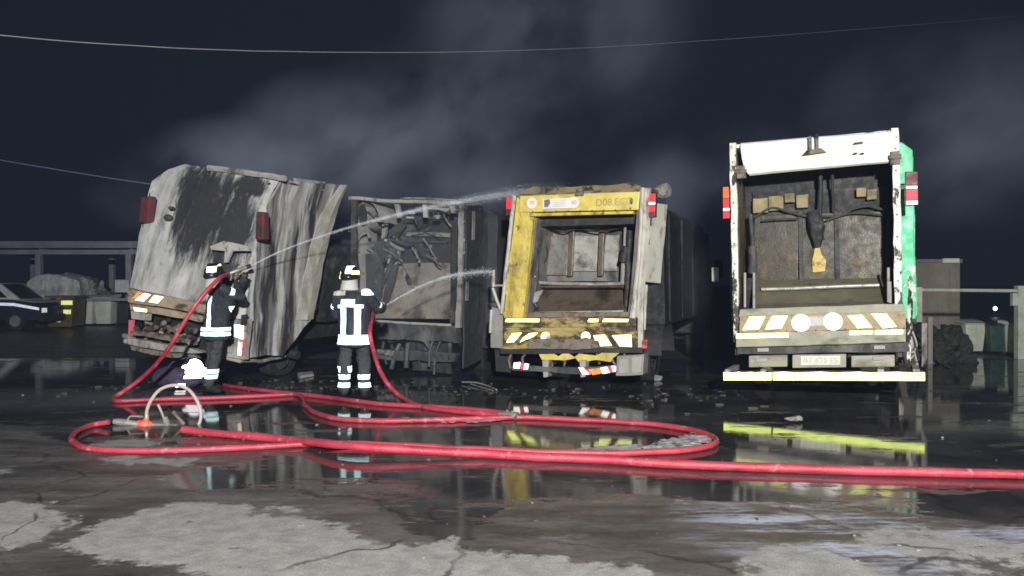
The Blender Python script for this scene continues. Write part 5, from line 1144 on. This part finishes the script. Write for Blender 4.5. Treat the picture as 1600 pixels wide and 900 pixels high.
def block(name, u0, v0, u1, v1, dist, depth, mat, label, cat, group=None, bevel=.03, z0=None, warp=0):
    a = dp(u0, v0, dist); b = dp(u1, v1, dist); zlo = 0 if z0 is None else b.z
    o = obj(name, Mesh().box(0, b.x-a.x, 0, depth, 0, a.z-zlo), mat, bevel=bevel, warp=warp, wf=2, cut=.25); o.location = (a.x, dist, zlo); tag(o, label, cat, group); return o
paleb = surf('pale_bin_plastic', (.72,.76,.68), [dict(c=(.5,.53,.46), s=3, lo=.5, hi=.7, a=.6)], .5)
greenb = surf('dark_green_bin_plastic', (.018,.05,.036), [dict(c=(.02,.03,.03), s=3, lo=.5, hi=.7)], .5)
blackb = surf('dark_bin_plastic', (.03,.034,.034), [], .5)
def bin_(px0, px1, vtop, vbot, dist, mat, label, group, lidmat=None):
    a = dp(px0, vtop, dist); b = dp(px1, vbot, dist); W = b.x-a.x; H = a.z; D = W*1.1
    o = empty('wheelie_bin', (a.x+W/2, dist, 0)); tag(o, label, 'bin', group)
    t = W/2; bt = W*.40
    g = Mesh().add([(-bt,0.04,.08),(bt,.04,.08),(bt,D-.05,.08),(-bt,D-.05,.08),(-t,0,H*.9),(t,0,H*.9),(t,D,H*.9),(-t,D,H*.9)], [(0,3,2,1),(4,5,6,7),(0,1,5,4),(1,2,6,5),(2,3,7,6),(3,0,4,7)])
    obj('bin_body', g, mat, o, bevel=.03, smooth=True)
    obj('lid', Mesh().slab([(-t-.02,-.04,H*.9+.003),(-t-.02,D*.5,H*.97),(-t-.02,D+.03,H),(-t-.02,D+.03,H*.92),(-t-.02,-.02,H*.9-.03)], (2*t+.04, 0, 0)), lidmat or mat, o, bevel=.015)
    for s_ in (-1, 1): obj('wheel', Mesh().cyl((s_*(bt-.02), D-.05, .1), (s_*(bt+.05), D-.05, .1), .1, 14), M['rubber'], o)
    return o
bin_(117, 145, 461, 509, 31, paleb, 'pale bin left of its twin in front of the canopy', 'pale bins left')
bin_(146.5, 174, 460, 509, 31, paleb, 'pale bin right of its twin in front of the canopy', 'pale bins left')
bin_(175, 201, 470, 507, 31.5, blackb, 'dark bin just left of the leaning truck', None)
block('white_crate', 179, 437, 201, 457, 31.8, .6, surf('white_crate', (.68,.69,.76), [], .5), 'white crate perched behind the dark bin beside the leaning truck', 'crate', z0=1)
block('low_rail', 118, 466, 198, 470, 30.7, .06, cm, 'thin pale rail in front of the pale bins', 'rail', z0=1, bevel=.0)
# heap of scrap boards behind the bins
def heap(name, cpx, dist, w_, h_, n, mats, label, cat, seed, flat=.5):
    rng = random.Random(seed); c_ = dp(cpx, 480, dist); o = empty(name, (c_.x, dist, 0)); tag(o, label, cat)
    obj('mound', Mesh().ell((0, 0, 0), w_, 1.1, h_*.8, 16, 9), M['blackgrey'], o, warp=.25, wf=1.4, cut=.25)
    for k in range(n):
        x = rng.uniform(-.85, .85)*w_; z = h_*math.sqrt(max(0, 1-(x/w_)**2))*rng.uniform(.45, .95); a_ = rng.uniform(-.5, .5); l_ = rng.uniform(.3, .9)
        e = Vector((math.cos(a_), rng.uniform(-.3, .3), math.sin(a_))); p = Vector((x, -.9, z)); up = Vector((0, .1, rng.uniform(.05, .22)))
        obj('scrap_board', Mesh().slab([p-e*l_/2, p+e*l_/2, p+e*l_/2+up, p-e*l_/2+up], (0, .08, 0)), rng.choice(mats), o)
heap('scrap_heap', 143, 34, 1.5, 2.0, 16, [M['blackgrey'], cm, M['greyash'], M['rustframe'], cm], 'heap of dark boards and scrap behind the pale bins', 'scrap heap', 5)
# sheeted pale trailer
o = empty('covered_trailer', (dp(85, 480, 32).x, 32, 0)); tag(o, 'low trailer under a pale grey sheet beside the estate car', 'trailer')
sh = surf('pale_tarpaulin', (.68,.73,.76), [dict(c=(.25,.28,.3), s=2, lo=.45, hi=.65, a=.7)], .6)
obj('tarpaulin', Mesh().slab([(-1.2,0,1.05),(1.0,0,1.0),(.95,0,1.75),(.5,0,1.95),(-.6,0,2.05),(-1.1,0,1.7)], (0, 2., 0)), sh, o, warp=.1, wf=2, cut=.2)
obj('deck', Mesh().box(-1.2, 1.0, .1, 2., .6, .95), M['blackgrey'], o); obj('wheel', Mesh().cyl((-.6, .1, .33), (-.6, .3, .33), .33, 18), M['rubber'], o); obj('wheel', Mesh().cyl((.5, .1, .33), (.5, .3, .33), .33, 18), M['rubber'], o)
# car with reflective stripe
cd = 28.; cx0 = dp(62, 500, cd).x; car = empty('parked_car', (cx0, cd, 0)); tag(car, 'dark blue service car with pale roof and glowing white side stripe at the left edge', 'car')
blue = surf('dark_blue_paint', (.02,.026,.06), [dict(c=(.05,.06,.12), s=2, lo=.5, hi=.7)], .3); wht = surf('pale_car_paint', (.72,.76,.8), [], .35)
prof = [(0,.35),(0,.78),(-.25,.98),(-1.0,1.06),(-1.05,1.08),(-4.25,1.12),(-4.3,.35)]
obj('car_body', Mesh().slab([(x, 0, z) for x, z in prof], (0, 1.75, 0)), blue, car, bevel=.06, smooth=True)
obj('cabin', Mesh().slab([(-.75, .1, 1.07), (-1.55, .22, 1.66), (-3.7, .22, 1.70), (-4.2, .1, 1.12)], (0, 1.5, 0)), wht, car, bevel=.06, smooth=True)
obj('bonnet', Mesh().slab([(-.15, .06, .97), (-1.0, .06, 1.08), (-1.0, 1.68, 1.08), (-.15, 1.68, .97)], (0, 0, .02)), wht, car, bevel=.01)
gl_ = surf('dark_glass', (.02,.025,.03), [], .08)
for x0, x1, x2, x3 in ((-1.2, -2.35, -2.35, -1.72), (-2.45, -3.7, -3.55, -2.45)): obj('side_window', Mesh().slab([(x0, .12, 1.15), (x1, .12, 1.15), (x2, .21, 1.58), (x3, .21, 1.58)], (0, -.02, 0)), gl_, car)
obj('windscreen', Mesh().slab([(-.78, .2, 1.1), (-.78, 1.5, 1.1), (-1.5, 1.42, 1.62), (-1.5, .3, 1.62)], (.02, 0, .01)), gl_, car)
obj('side_stripe', Mesh().slab([(-.02, -.015, .80), (-.9, -.015, .96), (-2.2, -.015, 1.0), (-4.2, -.015, 1.0), (-4.2, -.015, .90), (-2.2, -.015, .90), (-.9, -.015, .86), (-.02, -.015, .71)], (0, .01, 0)), retro('blue_white_stripe', (.75,.80,.98)), car)
for x in (-.85, -3.45):
    wo = obj('wheel', Mesh().cyl((x, -.02, .33), (x, .2, .33), .33, 22), M['rubber'], car, bevel=.02); obj('rim', Mesh().cyl((x, -.03, .33), (x, .0, .33), .2, 16), M['greyash'], wo)
    wo = obj('wheel', Mesh().cyl((x, 1.55, .33), (x, 1.77, .33), .33, 22), M['rubber'], car, bevel=.02)
obj('headlight', Mesh().box(-.04, .02, .12, .42, .62, .78), M['whitelens'], car, bevel=.01); obj('bumper', Mesh().box(-.1, .08, .05, 1.7, .3, .55), M['nozzleblack'], car, bevel=.03)
# yellow-brown hopper with reflective bars
yc = empty('yellow_skip', (dp(94, 480, 29.5).x, 29.5, 0)); tag(yc, 'small yellow-brown skip with two glowing reflector bars between the car and the pale bins', 'skip')
yb_ = surf('dull_yellow_skip', (.16,.12,.05), [dict(c=(.12,.08,.03), s=3, lo=.42, hi=.6)], .6)
obj('skip_body', Mesh().slab([(-.48,0,.05),(.40,0,.05),(.5,0,1.10),(-.52,0,1.05)], (0, .9, 0)), yb_, yc, bevel=.03, warp=.02, cut=.3)
obj('rim', Mesh().box(-.56, .54, -.04, .94, 1.10, 1.2), yb_, yc, bevel=.02)
obj('reflector_bar', Mesh().box(.05, .46, -.03, -.01, .86, 1.02), M['rlemon'], yc); obj('reflector_bar', Mesh().box(.02, .40, -.03, -.01, .52, .68), M['rlemon'], yc)
for z in (.22, .42, .64): obj('reflector_stud', Mesh().box(-.12, .02, -.03, -.01, z, z+.06), M['rwhitedirty'], yc)

# ------------------------------------------------------------------ far right: cabin, rail, bins, lamp
kc = dp(1442, 480, 23); kb = empty('site_cabin', (kc.x-2.2, 23, 0)); tag(kb, 'plain beige site cabin partly hidden by the green truck body', 'cabin')
km = surf('beige_cabin_panel', (.26,.23,.19), [dict(c=(.19,.17,.14), s=1, st=(1,1,.3), lo=.4, hi=.7)], .6)
kw = dp(1500, 480, 23).x-kb.location.x; kz = dp(1500, 405, 23).z
obj('wall', Mesh().box(0, kw, 0, 2.4, .12, kz-.1), km, kb, bevel=.01)
obj('roof', Mesh().box(-.05, kw+.05, -.05, 2.45, kz-.1, kz), surf('cabin_roof_grey', (.2,.19,.19), [], .6), kb, bevel=.01)
obj('air_unit', Mesh().box(kw-.55, kw-.08, -.12, -.05, kz-.11, kz+.02), paleb, kb, bevel=.01)
n_ = int(kw/.3)
for k in range(n_): obj('wall_panel', Mesh().box(.02+k*kw/n_, (k+1)*kw/n_-.02, -.025, -.0, .15, kz-.13), km, kb, bevel=.008)
o = empty('barrier', (dp(1592, 560, 17.2).x, 17.2, 0)); tag(o, 'horizontal pale barrier rail on a post in front of the cabin at the right edge', 'barrier')
pm_ = surf('pale_green_grey_post', (.42,.45,.36), [dict(c=(.2,.2,.16), s=4, lo=.5, hi=.7, a=.6)], .5)
x0 = dp(1438, 453, 17.2).x-o.location.x
obj('rail', Mesh().tube([(x0, 0, 1.49), (.05, 0, 1.47)], .038, 10), pm_, o, smooth=True)
obj('post', Mesh().box(-.05, .14, -.06, .1, 0, 1.58), pm_, o, bevel=.01); obj('bracket', Mesh().box(-.16, -.05, -.05, .06, 1.15, 1.42), pm_, o, bevel=.01); obj('post', Mesh().box(x0-.1, x0+.02, -.05, .07, 0, 1.55), pm_, o, bevel=.01)
bin_(1509, 1541, 500, 560, 18.2, surf('pale_bin_right', (.42,.44,.36), [dict(c=(.25,.25,.2), s=3, lo=.5, hi=.7, a=.6)], .5), 'pale bin left of the green one by the barrier', None)
bin_(1547, 1580, 503, 563, 18.0, greenb, 'dark green bin under the distant lamp', None)
bin_(1587, 1626, 502, 566, 17.6, paleb, 'pale bin cut by the right edge behind the barrier post', None)
hp = empty('charred_heap', (dp(1478, 560, 16.4).x, 16.4, 0)); tag(hp, 'dark charred heap of tyres and bags between the green truck and the pale bin', 'heap')
rng = random.Random(12)
for k in range(13):
    x = rng.uniform(-.45, .45); z = rng.uniform(.1, .8)
    a_ = rng.uniform(.12, .26); b_ = rng.uniform(.1, .24); zc = z*(1-abs(x)*.6); yy = rng.uniform(-.2, .3)
    obj('charred_lump', Mesh().box(x-a_, x+a_, yy-.2, yy+.2, max(0, zc-b_), zc+b_), surf('charred_lump', (.016,.017,.013), [dict(c=(.045,.042,.03), s=5, lo=.54, hi=.7)], .8) if k == 0 else bpy.data.materials['charred_lump'], hp, warp=.16, wf=2.6, cut=.08, bevel=.05)
obj('side_board', Mesh().box(-.52, -.43, -.3, -.2, .0, .95), km, hp)
lx = dp(1555, 482, 40); lt = empty('distant_lamp', (lx.x, 40, 0)); tag(lt, 'tiny distant lit lamp beside the barrier post', 'lamp')
obj('lamp_post', Mesh().cyl((0, .1, 0), (0, .1, lx.z+.25), .05, 8), M['black'], lt)
obj('lamp_globe', Mesh().ell((0, 0, lx.z), .10, .08, .10, 12, 8), emit('distant_lamp_glass', (.85,.92,1.), 3), lt, smooth=True)
# mirror arm seen between the yellow and green trucks
mo = obj('mirror_housing', Mesh().box(0, .12, 0, .05, 0, .24), paleb, bevel=.02); mo.parent = TG.o; q_ = TG.P(1112, 440, 1.9); mo.location = q_

# ------------------------------------------------------------------ smoke
def smoke():
    x0, x1, y0, y1, z0, z1 = -15, 16, 13.2, 24, .02, 12
    o = obj('smoke', Mesh().box(x0, x1, y0, y1, z0, z1), None); tag(o, 'thin grey smoke drifting up from the burnt trucks into the night sky', 'smoke', kind='stuff')
    nt = NT('drifting_smoke'); nt.n.remove(nt.b); vec = nt.co()
    f = blots(nt, vec, [(-4.6,14.6,3.7,2.4,1.4,1.1,2.4), (-3.2,15.4,4.3,2.4,2.,1.5,2.0), (-1.6,16.5,4.8,2.8,2.6,1.9,1.3), (-6.3,14.8,3.3,1.6,1.4,.9,1.2), (-.6,14.8,3.3,2.4,1.,.8,1.8), (.9,17.5,7.2,3.6,3.6,3.2,.75), (2.4,14.2,3.3,1.3,1.1,1.0,1.8), (8.6,15.5,4.6,3.2,2.4,2.2,1.0), (4.6,17,3.4,2.6,2.6,1.8,.8), (-1.5,13.9,1.6,2.1,.9,2.0,.8), (-4.2,13.9,3.3,2.2,.8,.7,1.2), (3.4,14.5,1.6,1.4,1.4,1.6,.5)])
    wv = nt.new('ShaderNodeTexNoise'); wv.inputs['Scale'].default_value = .5; wv.inputs['Detail'].default_value = 3; nt.l.new(vec, wv.inputs['Vector'])
    ad = nt.new('ShaderNodeVectorMath', operation='MULTIPLY_ADD'); nt.l.new(wv.outputs['Color'], ad.inputs[0]); ad.inputs[1].default_value = (1.6, 1, 1.6); nt.l.new(vec, ad.inputs[2])
    rm = nt.new('ShaderNodeMapping'); rm.inputs['Rotation'].default_value = (0, R(38), 0); nt.l.new(ad.outputs[0], rm.inputs['Vector'])
    n1 = nt.noise(rm.outputs[0], .62, 6, .60, stretch=(.72, .5, 1.15))
    n = nt.ramp(n1, .36, .72)
    d = nt.math('MULTIPLY', nt.math('MULTIPLY', f, n), .23)
    d = nt.math('ADD', d, .0012)
    pv = nt.new('ShaderNodeVolumePrincipled'); pv.inputs['Color'].default_value = (.66,.76,1.,1); pv.inputs['Anisotropy'].default_value = -.1
    nt.l.new(d, pv.inputs['Density']); nt.l.new(pv.outputs[0], nt.out.inputs['Volume'])
    o.data.materials.append(nt.m)
smoke()

hz = obj('haze', Mesh().box(-60, 60, -12, 75, -1, 14), None); tag(hz, 'thin smoky haze over the whole yard, added to lift the dark tones', 'haze', kind='stuff')  # even haze volume added to brighten shadows and sky
nt = NT('dark_lift_haze'); nt.n.remove(nt.b); pv = nt.new('ShaderNodeVolumePrincipled'); pv.inputs['Color'].default_value = (.52,.66,1.,1); pv.inputs['Density'].default_value = .0009
nt.l.new(pv.outputs[0], nt.out.inputs['Volume']); hz.data.materials.append(nt.m)
